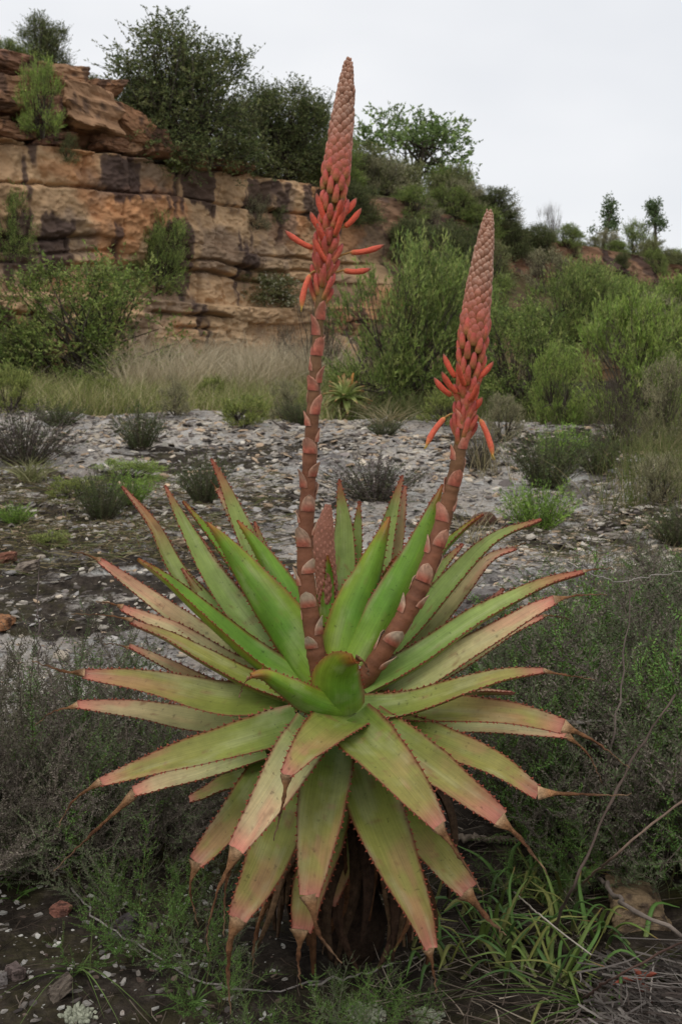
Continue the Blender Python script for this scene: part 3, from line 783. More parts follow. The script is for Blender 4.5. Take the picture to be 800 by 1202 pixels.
# trunk and the skirt of dead leaves
mb = MB()
tz = np.linspace(-0.06, 0.47, 16)
tube(mb, np.stack([0.02 + 0 * tz, 0 * tz - 0.02, tz], -1), 0.055 + 0.012 * np.sin(tz * 40) - 0.02 * sstep(0.4, 0.47, tz), 14, lin(60, 46, 36))
trunk = mb.build('trunk', M_DRY, aloe)
for i in range(54):
    a = i * 2.399 + 0.3
    r = 0.06 + 0.015 * arng.random()
    z0 = arng.uniform(0.20, 0.40)
    ln = z0 * arng.uniform(0.7, 1.0)
    o = np.array([math.cos(a), math.sin(a), 0])
    out = arng.uniform(0.02, 0.12)
    p = np.array([o * r, o * (r + out * 0.7), o * (r + out), o * (r + out * 0.9)]) + np.array([0.02, -0.02, 0])
    p[:, 2] = [z0, z0 - ln * 0.25, z0 - ln * 0.6, max(z0 - ln, 0.0)]
    sd = norm(np.cross(o, [0, 0, 1]))
    p[-1] += sd * arng.normal() * 0.03
    w = arng.uniform(0.010, 0.026)
    n = 16
    q = spline(p, n); t = np.linspace(0, 1, n)
    T, N, B = frames(q, o)
    s = np.linspace(-1, 1, 7)
    hw = w * (1 - 0.85 * t ** 1.3)
    curl = hw[:, None] * (0.9 * s[None] ** 2 + 0.25 * np.sin(s[None] * 7 + t[:, None] * 9))
    v = q[:, None] + (hw[:, None] * s)[..., None] * B[:, None] - curl[..., None] * N[:, None]
    v2 = v[:, ::-1] - 0.002 * N[:, None]
    c = [lin(124, 86, 58), lin(108, 84, 64), lin(140, 110, 82), lin(84, 62, 48)][i % 4] * arng.uniform(0.5, 1.0)
    mb = MB(); mb.add(np.concatenate([v, v2], 1).reshape(-1, 3), grid_faces(n, 14, True), c)
    mb.build('dead_leaf', M_DRY, aloe)

# flower stalks
def lathe(p0, p1, prof, m=8, bend=None):
    """prof: (t, radius) rows; returns verts, faces, t per vertex"""
    prof = np.asarray(prof, float)
    p0, p1 = np.asarray(p0, float), np.asarray(p1, float)
    q = p0 + (p1 - p0) * prof[:, :1]
    if bend is not None:
        q = q + np.asarray(bend) * (4 * prof[:, :1] * (1 - prof[:, :1]))
    T, N, B = frames(q)
    a = np.arange(m) / m * 2 * math.pi
    v = q[:, None] + prof[:, 1][:, None, None] * (np.cos(a)[None, :, None] * N[:, None] + np.sin(a)[None, :, None] * B[:, None])
    return v.reshape(-1, 3), grid_faces(len(prof), m, True), np.repeat(prof[:, 0], m)
def cramp(t, stops):
    k = [s[0] for s in stops]
    return np.stack([np.interp(t, k, [s[1][i] for s in stops]) for i in range(3)], -1)
CORAL = [(0, lin(206, 140, 84)), (0.12, lin(224, 104, 76)), (0.6, lin(228, 102, 76)), (0.86, lin(210, 96, 76)), (1, lin(120, 92, 74))]
CORAL_OPEN = [(0, lin(214, 150, 88)), (0.12, lin(222, 104, 78)), (0.7, lin(226, 106, 80)), (0.9, lin(226, 142, 86)), (1, lin(214, 178, 92))]
FPROF = [(0, .0020), (.04, .0052), (.10, .0066), (.30, .0068), (.5, .0062), (.72, .0056), (.88, .0040), (.96, .0026), (1, .0012)]
def bract(parent, p, axis, rad, r, w, h, flare, low, up_c, rng):
    """a papery scale wrapped round the stalk"""
    side = np.cross(axis, rad)
    n, m = 7, 9
    t = np.linspace(0, 1, n); s = np.linspace(-1, 1, m)
    half = (w / r) * 0.5
    wt = np.interp(t, [0, .25, .6, .85, 1], [1, .98, .74, .40, .04])
    an = half * wt[:, None] * s[None]
    rr = r * 1.05 + flare * (t ** 1.7)[:, None] + 0.0010 + 0.0006 * np.cos(an * 3)
    v = p + (rr * np.cos(an))[..., None] * rad + (rr * np.sin(an))[..., None] * side + (t * h)[:, None, None] * axis
    v = v + (rng.normal(size=(n, m, 1)) * 0.0003) * rad + (rng.normal() * 0.004 * t ** 2)[:, None, None] * side
    inn = v - 0.0012 * (np.cos(an)[..., None] * rad + np.sin(an)[..., None] * side)
    c = cramp(t, [(0, low * 0.75), (0.22, low), (0.55, up_c), (1, up_c * 1.05)])
    cc = np.repeat(c[:, None], m, 1)
    ed = sstep(0.6, 1.0, np.abs(s))[None, :, None] * 0.55
    cc = cc * (1 - ed) + lin(186, 150, 124) * ed
    cc = cc * (0.75 + 0.5 * rng.random((n, m, 1)))
    mb = MB()
    mb.add(np.concatenate([v, inn[:, ::-1]], 1).reshape(-1, 3), grid_faces(n, 2 * m, True)[:, ::-1], np.concatenate([cc, cc[:, ::-1]], 1).reshape(-1, 3))
    return mb.build('bract', M_FLOWER, parent)
def flower_spike(path, rad_px, y_cone, y_flower, flowers, core_px, seed, label):
    """path: (px, py, depth) rows from base to top; rad_px: stalk radius; y_cone: where the closed cone starts"""
    rng = np.random.default_rng(seed)
    P = spline([apt(*q) for q in path], 160)
    py = spline([[q[1], q[0], 0] for q in path], 160)[:, 0]
    T, N, B = frames(P, np.array([0, -1.0, 0]))
    R = np.interp(-py, *[np.array(x) for x in zip(*[(-a, b) for a, b in rad_px])]) * PXM
    mb = MB()
    cst = cramp(np.linspace(0, 1, 160), [(0, lin(116, 74, 50)), (0.35, lin(128, 82, 60)), (0.55, lin(124, 92, 64)), (0.75, lin(140, 120, 70)), (1, lin(160, 110, 86))])
    tube(mb, P, R * (1 + 0.03 * rng.normal(size=160)), 16, cst * rng.uniform(0.8, 1.15, (160, 1)))
    stalk = mb.build('flower_stalk', M_STALK, aloe)
    stalk['label'] = label
    def at_y(y):
        i = int(np.argmin(np.abs(py - y)))
        return i, P[i]
    # bracts up the bare stalk
    y = path[0][1] - 34; j = 0
    while y > y_flower:
        i, p = at_y(y)
        a = j * 2.399 + rng.normal() * 0.15 + seed
        rad = math.cos(a) * N[i] + math.sin(a) * B[i]
        f = sstep(0, 1, (path[0][1] - y) / (path[0][1] - y_flower))
        low = (lin(160, 92, 70) * (1 - f) + lin(190, 106, 86) * f) * rng.uniform(.75, 1.05)
        upc = (lin(176, 160, 136) * (1 - f) + lin(190, 116, 94) * f) * rng.uniform(.75, 1.1)
        bract(stalk, p, T[i], rad, R[i], rng.uniform(21, 27) * PXM * (0.75 + 0.25 * R[i] / R[0]), rng.uniform(15, 24) * PXM, rng.uniform(0.001, 0.008) * (1 - 0.5 * f), low, upc, rng)
        y -= rng.uniform(13.5, 17.5) * (1 - 0.12 * f); j += 1
    # open and opening flowers, each in the axil of a bract
    for (x0, y0, x1, y1, d1, hang) in flowers:
        i, p = at_y(y0)
        tip = apt(x1, y1, path[-1][2] + d1)
        b0 = apt(x0, y0, path[-1][2] + d1 * 0.45)
        rad = b0 - p; rad = rad - np.dot(rad, T[i]) * T[i]
        rad = norm(rad) if np.linalg.norm(rad) > 1e-4 else N[i]
        mb = MB()
        tube(mb, spline([p + rad * R[i] * 0.5 - T[i] * 0.006, (p + b0) / 2 + T[i] * (0.010 if hang else 0.002) + rad * 0.004, b0], 8), 0.0019, 6, lin(170, 128, 74))
        v, f, t = lathe(b0, tip, [(q, w * 0.84 * (0.86 + 0.28 * sstep(0.3, 0.75, q) * (1 - sstep(0.8, 1.0, q)))) for q, w in FPROF], 10, T[i] * (-0.004 if not hang else 0.0) + rad * (0.004 if hang else 0))
        mb.add(v, f, cramp(t, CORAL_OPEN if hang else CORAL))
        if hang:
            for k in range(5):
                e = norm(tip - b0)
                s0 = tip + rng.normal(size=3) * 0.0015
                tube(mb, [s0 - e * 0.004, s0 + e * 0.005], [0.0008, 0.0006], 4, lin(222, 190, 96))
        mb.build('flower', M_FLOWER, stalk)
        bract(stalk, p - T[i] * 0.010, T[i], rad, R[i] * 1.05, 21 * PXM, 22 * PXM, 0.007, lin(206, 112, 90), lin(214, 124, 104), rng)
    # erect buds pressed round the axis between the flowers and the cone
    y = y_flower + 4; j = 0
    while y > y_cone:
        i, p = at_y(y)
        a = j * 2.399 + seed * 0.7
        rad = math.cos(a) * N[i] + math.sin(a) * B[i]
        f = (y_flower - y) / (y_flower - y_cone)
        ln = (27 - 9 * f + rng.normal() * 2.5) * PXM
        rr = np.interp(-y, *[np.array(x) for x in zip(*[(-u, w) for u, w in core_px])]) * PXM
        op = rng.uniform(0.16, 0.62) * (1 - 0.72 * f)
        d = norm(T[i] + rad * op)
        b0 = p + rad * rr * (0.50 + 0.25 * f)
        v, fc, t = lathe(b0, b0 + d * ln, [(q, r * (0.86 + 0.1 * f) * (0.75 + 0.5 * sstep(0.35, 0.75, q) * (1 - f) * 0.4 + 0.25 * f)) for q, r in FPROF], 9, rad * 0.003)
        mb = MB()
        mb.add(v, fc, cramp(t, [(0, lin(170, 150, 80)), (0.3, lin(196, 120, 84)), (0.62, lin(206, 96, 82)), (0.9, lin(186, 92, 84)), (1, lin(140, 92, 84))]) * rng.uniform(0.85, 1.1))
        mb.build('bud', M_FLOWER, stalk)
        y -= rng.uniform(2.3, 3.0) * (1 - 0.30 * f); j += 1
    # closed cone of overlapping buds
    mb = MB()
    y = y_cone + 6
    ytop = path[-1][1]
    while y > ytop + 1:
        i, p = at_y(y)
        a = j * 2.399 + seed * 0.7 + rng.normal() * 0.06
        rad = math.cos(a) * N[i] + math.sin(a) * B[i]
        f = (y_cone - y) / (y_cone - ytop)
        rr = np.interp(-y, *[np.array(x) for x in zip(*[(-u, w) for u, w in core_px])]) * PXM
        sz = np.interp(f, [0, .3, .7, 1], [.92, .80, .62, .38]) * rng.uniform(.88, 1.1)
        ln = 19.0 * sz * PXM
        d = norm(T[i] * 1.0 + rad * np.interp(f, [0, .5, 1], [.24, .26, .12]))
        b0 = p + rad * max(rr - 4.6 * sz * PXM, rr * 0.25) - T[i] * ln * 0.45
        v, fc, t = lathe(b0, b0 + d * ln, [(0, .004 * sz), (.25, .0072 * sz), (.55, .0086 * sz), (.75, .0078 * sz), (.9, .0052 * sz), (1, .0010 * sz)], 9)
        cen = b0 + (d * ln) * t[:, None]
        q_ = (v - cen) @ rad
        v = v - (q_ * 0.50)[:, None] * rad + rng.normal(size=3) * 0.0005
        c0 = cramp(t, [(0, lin(170, 140, 84)), (.45, lin(200, 124, 90)), (.75, lin(208, 112, 92)), (1, lin(190, 112, 98))])
        c1 = cramp(t, [(0, lin(130, 92, 66)), (.5, lin(172, 118, 92)), (.8, lin(190, 138, 114)), (1, lin(212, 172, 150))])
        g = sstep(0, 0.55, f)
        mb.add(v, fc, (c0 * (1 - g) + c1 * g) * rng.uniform(0.80, 1.05) * np.array([0.92, 0.95, 0.95]))
        y -= rng.uniform(.8, 1.2) * max(0.34, 0.0100 * (8.6 * sz) ** 2 * 17 / max(rr / PXM, 6)) ; j += 1
    tag(mb.build('bud_cone', M_FLOWER, stalk), kind='stuff')
    return stalk
S1 = flower_spike([(380,805,-.05),(374,785,-.05),(364,720,-.04),(358,660,-.03),(361,580,-.02),(366,500,-.02),(371,420,-.02),(377,345,-.02),(386,270,-.02),(397,180,-.02),(404,120,-.02),(409,71,-.02)],
    [(805,11.5),(700,10.2),(600,9),(500,7.8),(400,6.4),(300,5.4),(200,6),(120,5),(71,2.5)], 198, 345,
    [(364,322,354,362,-.02,1), (368,291,334,270,.0,0), (383,307,367,277,-.03,0), (411,296,451,287,-.01,0), (403,317,435,315,.01,0), (379,273,364,248,-.02,0), (384,262,371,226,-.02,0),
     (404,266,424,244,.0,0), (393,276,404,243,-.04,0), (404,250,418,232,.01,0), (382,283,372,262,-.035,0), (396,258,402,232,-.05,0)],
    [(345,7),(300,9),(260,12),(220,14.5),(190,15),(150,13),(110,10.2),(88,7.8),(76,5.4),(71,3)], 3, 'taller nearly upright coral flower spike')
S2 = flower_spike([(416,812,-.04),(434,788,-.05),(462,745,-.05),(488,700,-.04),(508,650,-.03),(523,600,-.02),(535,550,-.02),(543,500,-.02),(550,440,-.02),(559,360,-.02),(567,300,-.02),(574,249,-.02)],
    [(812,11.5),(700,10.8),(620,9.6),(540,8),(480,6.8),(400,6),(330,6),(280,5),(249,2.5)], 388, 512,
    [(522,490,500,524,-.02,1), (563,492,578,536,-.02,1), (530,464,509,443,.0,0), (536,461,518,436,-.03,0), (535,443,520,415,.0,0), (556,447,579,424,-.01,0), (553,481,566,466,-.02,0),
     (545,452,536,424,-.05,0), (552,470,562,448,-.05,0)],
    [(512,8),(470,10),(440,13),(410,15.5),(380,16.5),(340,14.5),(300,11.4),(270,8.6),(256,5.8),(249,3)], 8, 'shorter leaning coral flower spike')
# young spike still in the heart of the rosette
rng3 = np.random.default_rng(4)
yp = spline([apt(388, 735, .07), apt(383, 680, .08), apt(379, 640, .09), apt(385, 592, .1)], 40)
mb = MB(); tube(mb, yp, np.interp(np.linspace(0, 1, 40), [0, .4, .6, .8, .95, 1], [11, 13, 15, 12, 6, 3]) * PXM, 14, lin(150, 100, 80))
young = mb.build('flower_stalk', M_STALK, aloe); young['label'] = 'young pink flower spike emerging from the rosette'
T, N, B = frames(yp)
mb = MB()
for j in range(230):
    f = j / 230
    i = min(int(6 + f * 33), 39)
    a = j * 2.399
    rad = math.cos(a) * N[i] + math.sin(a) * B[i]
    rr = np.interp(i / 39, [0, .4, .6, .8, .95, 1], [11, 13, 15, 12, 6, 3]) * PXM
    sz = 0.8 - 0.35 * f
    p = yp[i] + rad * (rr - 0.003)
    d = norm(T[i] + rad * 0.25)
    v, fc, t = lathe(p - d * .006, p + d * 0.013 * sz, [(0, .001), (.3, .0050 * sz), (.7, .0056 * sz), (1, .0008)], 7)
    mb.add(v, fc, cramp(t, [(0, lin(140, 96, 74)), (.6, lin(166, 108, 88)), (1, lin(180, 126, 106))]) * rng3.uniform(.88, 1.1))
tag(mb.build('bud_cone', M_FLOWER, young), kind='stuff')

# ------------------------------------------------------------------ shrubs and trees
G_DARK = [lin(58, 70, 40), lin(70, 82, 46), lin(48, 58, 36), lin(84, 94, 54), lin(92, 96, 62)]
G_OLIVE = [lin(92, 98, 62), lin(80, 88, 56), lin(110, 112, 76), lin(70, 76, 50)]
G_MID = [lin(88, 108, 50), lin(74, 94, 44), lin(104, 120, 60), lin(60, 76, 38), lin(116, 124, 72)]
G_BRIGHT = [lin(100, 124, 52), lin(86, 110, 46), lin(116, 134, 64), lin(76, 94, 44), lin(110, 118, 70)]
G_GREY = [lin(112, 114, 88), lin(96, 98, 76), lin(126, 124, 98), lin(82, 80, 62)]
G_PURP = [lin(84, 74, 72), lin(70, 62, 60), lin(98, 88, 84), lin(64, 66, 48), lin(74, 82, 52)]
G_HEATH = [lin(74, 80, 50), lin(62, 66, 46), lin(88, 96, 60), lin(78, 70, 58), lin(60, 74, 42)]
G_STRAW = [lin(164, 150, 116), lin(146, 134, 100), lin(178, 166, 132), lin(126, 118, 84), lin(136, 130, 104)]
BARKC = [lin(78, 70, 60), lin(62, 54, 46), lin(92, 86, 76)]

def crown_mesh(seed, pal, n_clump, twigs, per, leaf, width, up=0.5, rag=0.35, clump=0.13, low=0.0, spread=0.8, hollow=0.55, flower=None, twig_len=(0.07, 0.16), wob=1.0):
    """unit shrub: radius 0.5, height 1, foot at the origin -> stem mesh, foliage mesh"""
    r = np.random.default_rng(seed)
    st, fo = MB(), MB()
    d = norm(r.normal(size=(n_clump, 3)))
    d[:, 2] = np.where(d[:, 2] < -0.45, -d[:, 2], d[:, 2])
    d = norm(d)
    lump = fbm(d[:, 0] * 1.6 + seed, d[:, 1] * 1.6, d[:, 2] * 1.6, seed, 3)
    rad = (1 - rag + rag * 2 * lump) * (1 - hollow * r.random(n_clump) ** 2.2)
    cz = 0.40 + low * 0.5
    C = np.stack([d[:, 0] * 0.43 * rad, d[:, 1] * 0.43 * rad, cz + d[:, 2] * (0.54 - low * 0.5) * rad], -1)
    C[:, 2] = np.maximum(C[:, 2], 0.03 + low * 0.9 + 0.08 * r.random(n_clump))
    if low == 0.0:
        sk = r.random(n_clump) < 0.28
        C[sk, 2] = r.uniform(0.05, 0.24, sk.sum())
        C[sk, :2] = norm(C[sk, :2]) * r.uniform(0.22, 0.44, (sk.sum(), 1))
    pal = np.asarray(pal) * 2.0
    pal = (0.93 * pal + 0.07 * pal.mean(1, keepdims=True)) * np.array([1.18, 1.10, 1.02])
    k = max(3, n_clump // 14)
    limbs = []
    for i in range(k):
        a = i * 2.399 + r.random()
        e = np.array([math.cos(a) * 0.16, math.sin(a) * 0.16, r.uniform(0.16, 0.34) + low]) * r.uniform(0.8, 1.2)
        f0 = np.array([math.cos(a) * 0.03, math.sin(a) * 0.03, -0.03])
        q = spline([f0, e * 0.5 + r.normal(size=3) * 0.02, e], 6)
        tube(st, q, np.linspace(0.014, 0.009, 6), 5, BARKC[i % 3]); limbs.append((q, e))
    tips, dirs = [], []
    for i in range(n_clump):
        q, e = min(limbs, key=lambda l: np.linalg.norm(l[1] - C[i]) + r.random() * 0.1)
        s0 = q[r.integers(2, 6)]
        qq = spline([s0, (s0 + C[i]) / 2 + r.normal(size=3) * 0.035 + [0, 0, 0.02], C[i]], 5)
        tube(st, qq, np.linspace(0.008, 0.0025, 5), 4, BARKC[i % 3])
        o = norm(C[i] - np.array([0, 0, 0.22]))
        nt_ = max(3, int(twigs * r.uniform(0.5, 1.5)))
        td = norm(o * 0.7 + np.array([0, 0, up]) + r.normal(size=(nt_, 3)) * spread)
        tl = r.uniform(*twig_len, nt_)
        s_ = C[i] + r.normal(size=(nt_, 3)) * clump * 0.33
        tips.append(np.stack([s_, s_ + td * tl[:, None]], 1)); dirs.append(td)
    TP = np.concatenate(tips); TD = np.concatenate(dirs)
    nT = len(TP)
    # bare twig lines
    blades(st, TP[:, 0], TD, np.zeros((nT, 3)), np.linalg.norm(TP[:, 1] - TP[:, 0], axis=1), 0.004, BARKC[0], r, 1)
    t = r.random((nT, per)) ** 0.8
    pos = TP[:, 0][:, None] + (TP[:, 1] - TP[:, 0])[:, None] * t[..., None]
    ld = TD[:, None] * 0.9 + r.normal(size=(nT, per, 3)) * 0.6 * wob + np.array([0, 0, up * 0.3])
    tone = r.normal(size=(nT, 1, 1)) * 0.16
    base = np.asarray(pal)[r.integers(0, len(pal), (nT, 1))]
    alt = np.asarray(pal)[r.integers(0, len(pal), (nT, per))]
    c = (0.65 * base + 0.35 * alt) * (1 + tone).clip(0.55, 1.5)
    n = nT * per
    leaves(fo, pos.reshape(-1, 3), ld.reshape(-1, 3), leaf * r.uniform(0.6, 1.3, n), width * r.uniform(0.7, 1.3, n), c.reshape(-1, 3), r)
    if flower is not None:
        sel = r.random(nT) < flower[0]
        p = TP[sel, 1]
        for _ in range(5):
            leaves(fo, p + r.normal(size=p.shape) * 0.012, r.normal(size=p.shape) + [0, 0, 0.6], flower[2], flower[2], flower[1], r)
    return st.mesh('stems', M_BARK), fo.mesh('foliage', M_FOL, smooth=False)

def tuft_mesh(seed, pal, n_stem, per, leaf, width, lean=0.5, bare=0.25, stemc=None, seg=4):
    """unit heath tuft: many upright stems set with small needles"""
    r = np.random.default_rng(seed)
    st, fo = MB(), MB()
    pal = np.asarray(pal) * 1.65
    a = r.random(n_stem) * 2 * math.pi; q = r.random(n_stem) ** 0.6
    root = np.stack([np.cos(a) * q * 0.16, np.sin(a) * q * 0.16, np.full(n_stem, -0.03)], -1)
    o = np.stack([np.cos(a), np.sin(a), 0 * a], -1)
    d = norm(o * (q * lean)[:, None] + [0, 0, 1] + r.normal(size=(n_stem, 3)) * 0.14)
    ln = (1.03 - 0.30 * q ** 2) * r.uniform(0.6, 1.0, n_stem)
    bend = o * (q * 0.22)[:, None] + r.normal(size=(n_stem, 3)) * 0.06
    cs = pick(r, stemc if stemc is not None else [lin(96, 84, 70), lin(78, 68, 58)], n_stem)
    blades(st, root, d, bend, ln, 0.008, cs, r, seg)
    t = bare + (1 - bare) * r.random((n_stem, per))
    pos = root[:, None] + (d[:, None] * t[..., None] + bend[:, None] * (t ** 2)[..., None]) * ln[:, None, None]
    ld = d[:, None] * 0.8 + r.normal(size=(n_stem, per, 3)) * 0.42
    base = np.asarray(pal)[r.integers(0, len(pal), (n_stem, 1))]
    alt = np.asarray(pal)[r.integers(0, len(pal), (n_stem, per))]
    c = (0.7 * base + 0.3 * alt) * (1 + r.normal(size=(n_stem, 1, 1)) * 0.15).clip(0.5, 1.5)
    n = n_stem * per
    leaves(fo, pos.reshape(-1, 3), ld.reshape(-1, 3), leaf * r.uniform(0.6, 1.3, n), width * r.uniform(0.7, 1.3, n), c.reshape(-1, 3), r)
    return st.mesh('stems', M_BARK), fo.mesh('foliage', M_FOL, smooth=False)

KIND = {}
def kinds(name, fn, seeds, *a, **k):
    KIND[name] = [fn(s, *a, **k) for s in seeds]
kinds('dark', crown_mesh, (1, 2), G_DARK, 190, 22, 8, 0.024, 0.010, up=0.35, rag=0.40, clump=0.15, hollow=0.8)
kinds('olive', crown_mesh, (3, 4), G_OLIVE, 80, 18, 8, 0.034, 0.012, up=0.5, rag=0.45)
kinds('mid', crown_mesh, (5, 6), G_MID, 110, 20, 9, 0.028, 0.009, up=0.6, rag=0.4, spread=0.6)
kinds('wispy', crown_mesh, (7, 8), G_MID, 95, 22, 10, 0.040, 0.0065, up=0.9, rag=0.40, spread=0.45, twig_len=(0.08, 0.22), hollow=0.65, wob=0.6)
kinds('bright', crown_mesh, (9, 10), G_BRIGHT, 80, 22, 10, 0.042, 0.0075, up=1.1, rag=0.45, spread=0.45, twig_len=(0.07, 0.2), hollow=0.6, wob=0.6)
kinds('grey', crown_mesh, (11, 12), G_GREY, 70, 20, 8, 0.034, 0.007, up=0.9, rag=0.45, spread=0.5, wob=0.6)
kinds('white', crown_mesh, (13,), G_OLIVE, 80, 18, 8, 0.042, 0.014, up=0.4, rag=0.35, flower=(0.30, lin(214, 210, 188), 0.020))
kinds('open', crown_mesh, (15,), [lin(84, 106, 58), lin(66, 88, 46), lin(104, 122, 74), lin(72, 84, 54)], 64, 11, 8, 0.034, 0.019, up=0.25, rag=0.55, clump=0.12, hollow=0.45, low=0.22)
kinds('twiggy', crown_mesh, (17,), G_PURP, 80, 22, 3, 0.02, 0.005, up=1.0, rag=0.4, spread=0.4, twig_len=(0.1, 0.25), hollow=0.8)
kinds('heath', tuft_mesh, (21, 22, 23), G_HEATH, 190, 34, 0.055, 0.012, 0.7, 0.15)
kinds('purple', tuft_mesh, (24, 25), G_PURP, 190, 32, 0.05, 0.012, 0.75, 0.12)
kinds('green_tuft', tuft_mesh, (26, 27), [lin(104, 132, 52), lin(84, 108, 46), lin(122, 146, 66), lin(70, 86, 42)], 150, 26, 0.085, 0.014, 0.7, 0.1)
kinds('low', crown_mesh, (28, 29), [lin(104, 116, 58), lin(88, 100, 50), lin(120, 126, 74), lin(72, 84, 44)], 60, 18, 8, 0.055, 0.012, up=1.2, rag=0.4, spread=0.45, wob=0.5)

PR = np.random.default_rng(77)
ADJ = {'wispy': 'wispy green', 'mid': 'leafy mid-green', 'olive': 'olive', 'bright': 'bright yellow-green', 'grey': 'grey-green', 'dark': 'dark green'}
def plant(kind, name, loc, w, hgt, label, cat, group=None, var=None, rz=None, sink=0.03):
    ms = KIND[kind]
    st, fo = ms[PR.integers(0, len(ms)) if var is None else var % len(ms)]
    o = empty(name, tuple(loc + np.array([0, 0, -sink * hgt])), PR.uniform(0, 6.28) if rz is None else rz, (w, w, hgt))
    tag(o, label, cat, group)
    link('stems', st, o); link('foliage', fo, o)
    return o
def px_plant(kind, name, px, py, wpx, hpx, label, cat='shrub', group=None, Yd=None, var=None, rz=None):
    """foot at a pixel of the terrain (or dropped at depth Yd along that column)"""
    if Yd is None:
        p = hit(px, py)
    else:
        q = at(px, py, Yd); p = drop(q[0], q[1])
    d = p[1]
    return plant(kind, name, p, wpx * d / F, hpx * d / F, label, cat, group, var, rz)

# -- on top of the cliff
px_plant('dark', 'cliff_top_bush', 215, 198, 190, 160, 'largest dark green bush crowning the cliff brink', Yd=25.2, var=0)
px_plant('dark', 'cliff_top_bush', 168, 150, 110, 70, 'loose pale-tipped bush at the blocky end of the cliff brink', Yd=25.6, var=1)
px_plant('dark', 'cliff_top_bush', 330, 212, 140, 108, 'dark green bush right of the largest one on the cliff brink', Yd=27.6, var=1)
px_plant('olive', 'cliff_top_bush', 275, 190, 80, 75, 'olive bush wedged between the two big bushes on the cliff brink', Yd=26.6)
px_plant('mid', 'cliff_top_bush', 362, 235, 60, 95, 'leafy green bush hanging over the far end of the sandstone cliff', Yd=28.0)
px_plant('dark', 'small_tree', 52, 72, 66, 70, 'small rounded dark tree on the highest rock blocks', 'tree', Yd=24.0, var=0)
px_plant('grey', 'small_tree', 4, 38, 40, 52, 'grey feathery treetop above the highest rock blocks', 'tree', Yd=25.0)
px_plant('mid', 'cliff_top_bush', 14, 66, 60, 28, 'low green bush lying along the highest rock blocks', Yd=23.2)
px_plant('olive', 'cliff_top_bush', 100, 88, 46, 26, 'little thin bush behind the highest rock blocks', Yd=24.4)
px_plant('open', 'open_tree', 482, 232, 150, 130, 'airy tree with see-through crown on the hill behind the spikes', 'tree', Yd=37, var=0, rz=0.4)
# -- on the cliff face and its ledges
def face_plant(kind, name, px, py, w, hh, label, dy=0.0, **k):
    p = hit(px, py)
    p = p + np.array([0, 0.06, dy])
    return plant(kind, name, p, w * p[1] / F, hh * p[1] / F, label, 'shrub', sink=0.06, **k)
q = at(50, 158, 21.75)
plant('bright', 'ledge_shrub', q, 54 * 21.75 / F, 80 * 21.75 / F, 'bright green shrub in front of the top rock blocks', 'shrub', var=0, sink=0.02)
face_plant('wispy', 'ledge_shrub', 182, 346, 78, 90, 'soft grey-green shrub growing out of the middle of the cliff face', var=0)
face_plant('grey', 'ledge_shrub', 298, 268, 40, 42, 'small greyish shrub in a crack high on the cliff face')
face_plant('white', 'ledge_shrub', 312, 358, 74, 44, 'white-flowering shrub on the lower cliff ledge')
face_plant('mid', 'ledge_shrub', 12, 300, 52, 80, 'green shrub against the cliff face above the big round bush')
face_plant('olive', 'ledge_shrub', 78, 190, 30, 34, 'tiny shrub on the ledge below the top rock blocks')
face_plant('olive', 'ledge_shrub', 105, 175, 26, 30, 'straggly little plant at the foot of the top rock blocks')
face_plant('low', 'ledge_shrub', 205, 205, 30, 18, 'low leafy tuft on the cliff brink under the largest bush')
face_plant('olive', 'ledge_shrub', 326, 262, 24, 24, 'small tuft high on the far end of the cliff')
# -- at the foot of the cliff and the near thicket edge
px_plant('mid', 'round_bush', 96, 466, 215, 158, 'big round green bush at the foot of the cliff', Yd=20.5, var=0)
px_plant('mid', 'round_bush', 20, 452, 90, 90, 'green bush beside the big round bush at the foot of the cliff', Yd=20.8, var=1)
px_plant('bright', 'round_bush', 108, 400, 46, 90, 'narrow green bush rising behind the big round bush', Yd=22.0)
px_plant('twiggy', 'bare_shrub', 372, 468, 80, 120, 'greyish leafless shrub between dry grass and wispy green bush', Yd=20.5)
px_plant('twiggy', 'bare_shrub', 338, 440, 60, 70, 'greyish leafless shrub in the dry grass below the cliff', Yd=22.5)
px_plant('wispy', 'thicket_bush', 470, 490, 170, 188, 'tall wispy green bush behind the small aloe', Yd=18.5, var=0)
px_plant('wispy', 'thicket_bush', 540, 492, 120, 150, 'wispy bush just behind the leaning flower spike', Yd=19.5, var=1)
px_plant('mid', 'thicket_bush', 612, 505, 130, 130, 'mid-green bush between the leaning spike and the bright bush', Yd=17.2)
px_plant('bright', 'thicket_bush', 738, 535, 140, 152, 'bright yellow-green wispy bush at the edge of the right thicket', Yd=14.0, var=1)
px_plant('bright', 'thicket_bush', 655, 520, 70, 90, 'bright green bush beside the bright yellow-green wispy one', Yd=16.0)
px_plant('twiggy', 'bare_shrub', 722, 556, 74, 96, 'purplish bare twiggy shrub in front of the bright wispy bush', Yd=11.5)
px_plant('grey', 'thicket_bush', 782, 560, 80, 110, 'grey-green bush at the edge of the rock shelf', Yd=11.8)
px_plant('mid', 'thicket_bush', 800, 450, 90, 90, 'dense green bush behind the bright wispy bush', Yd=17)
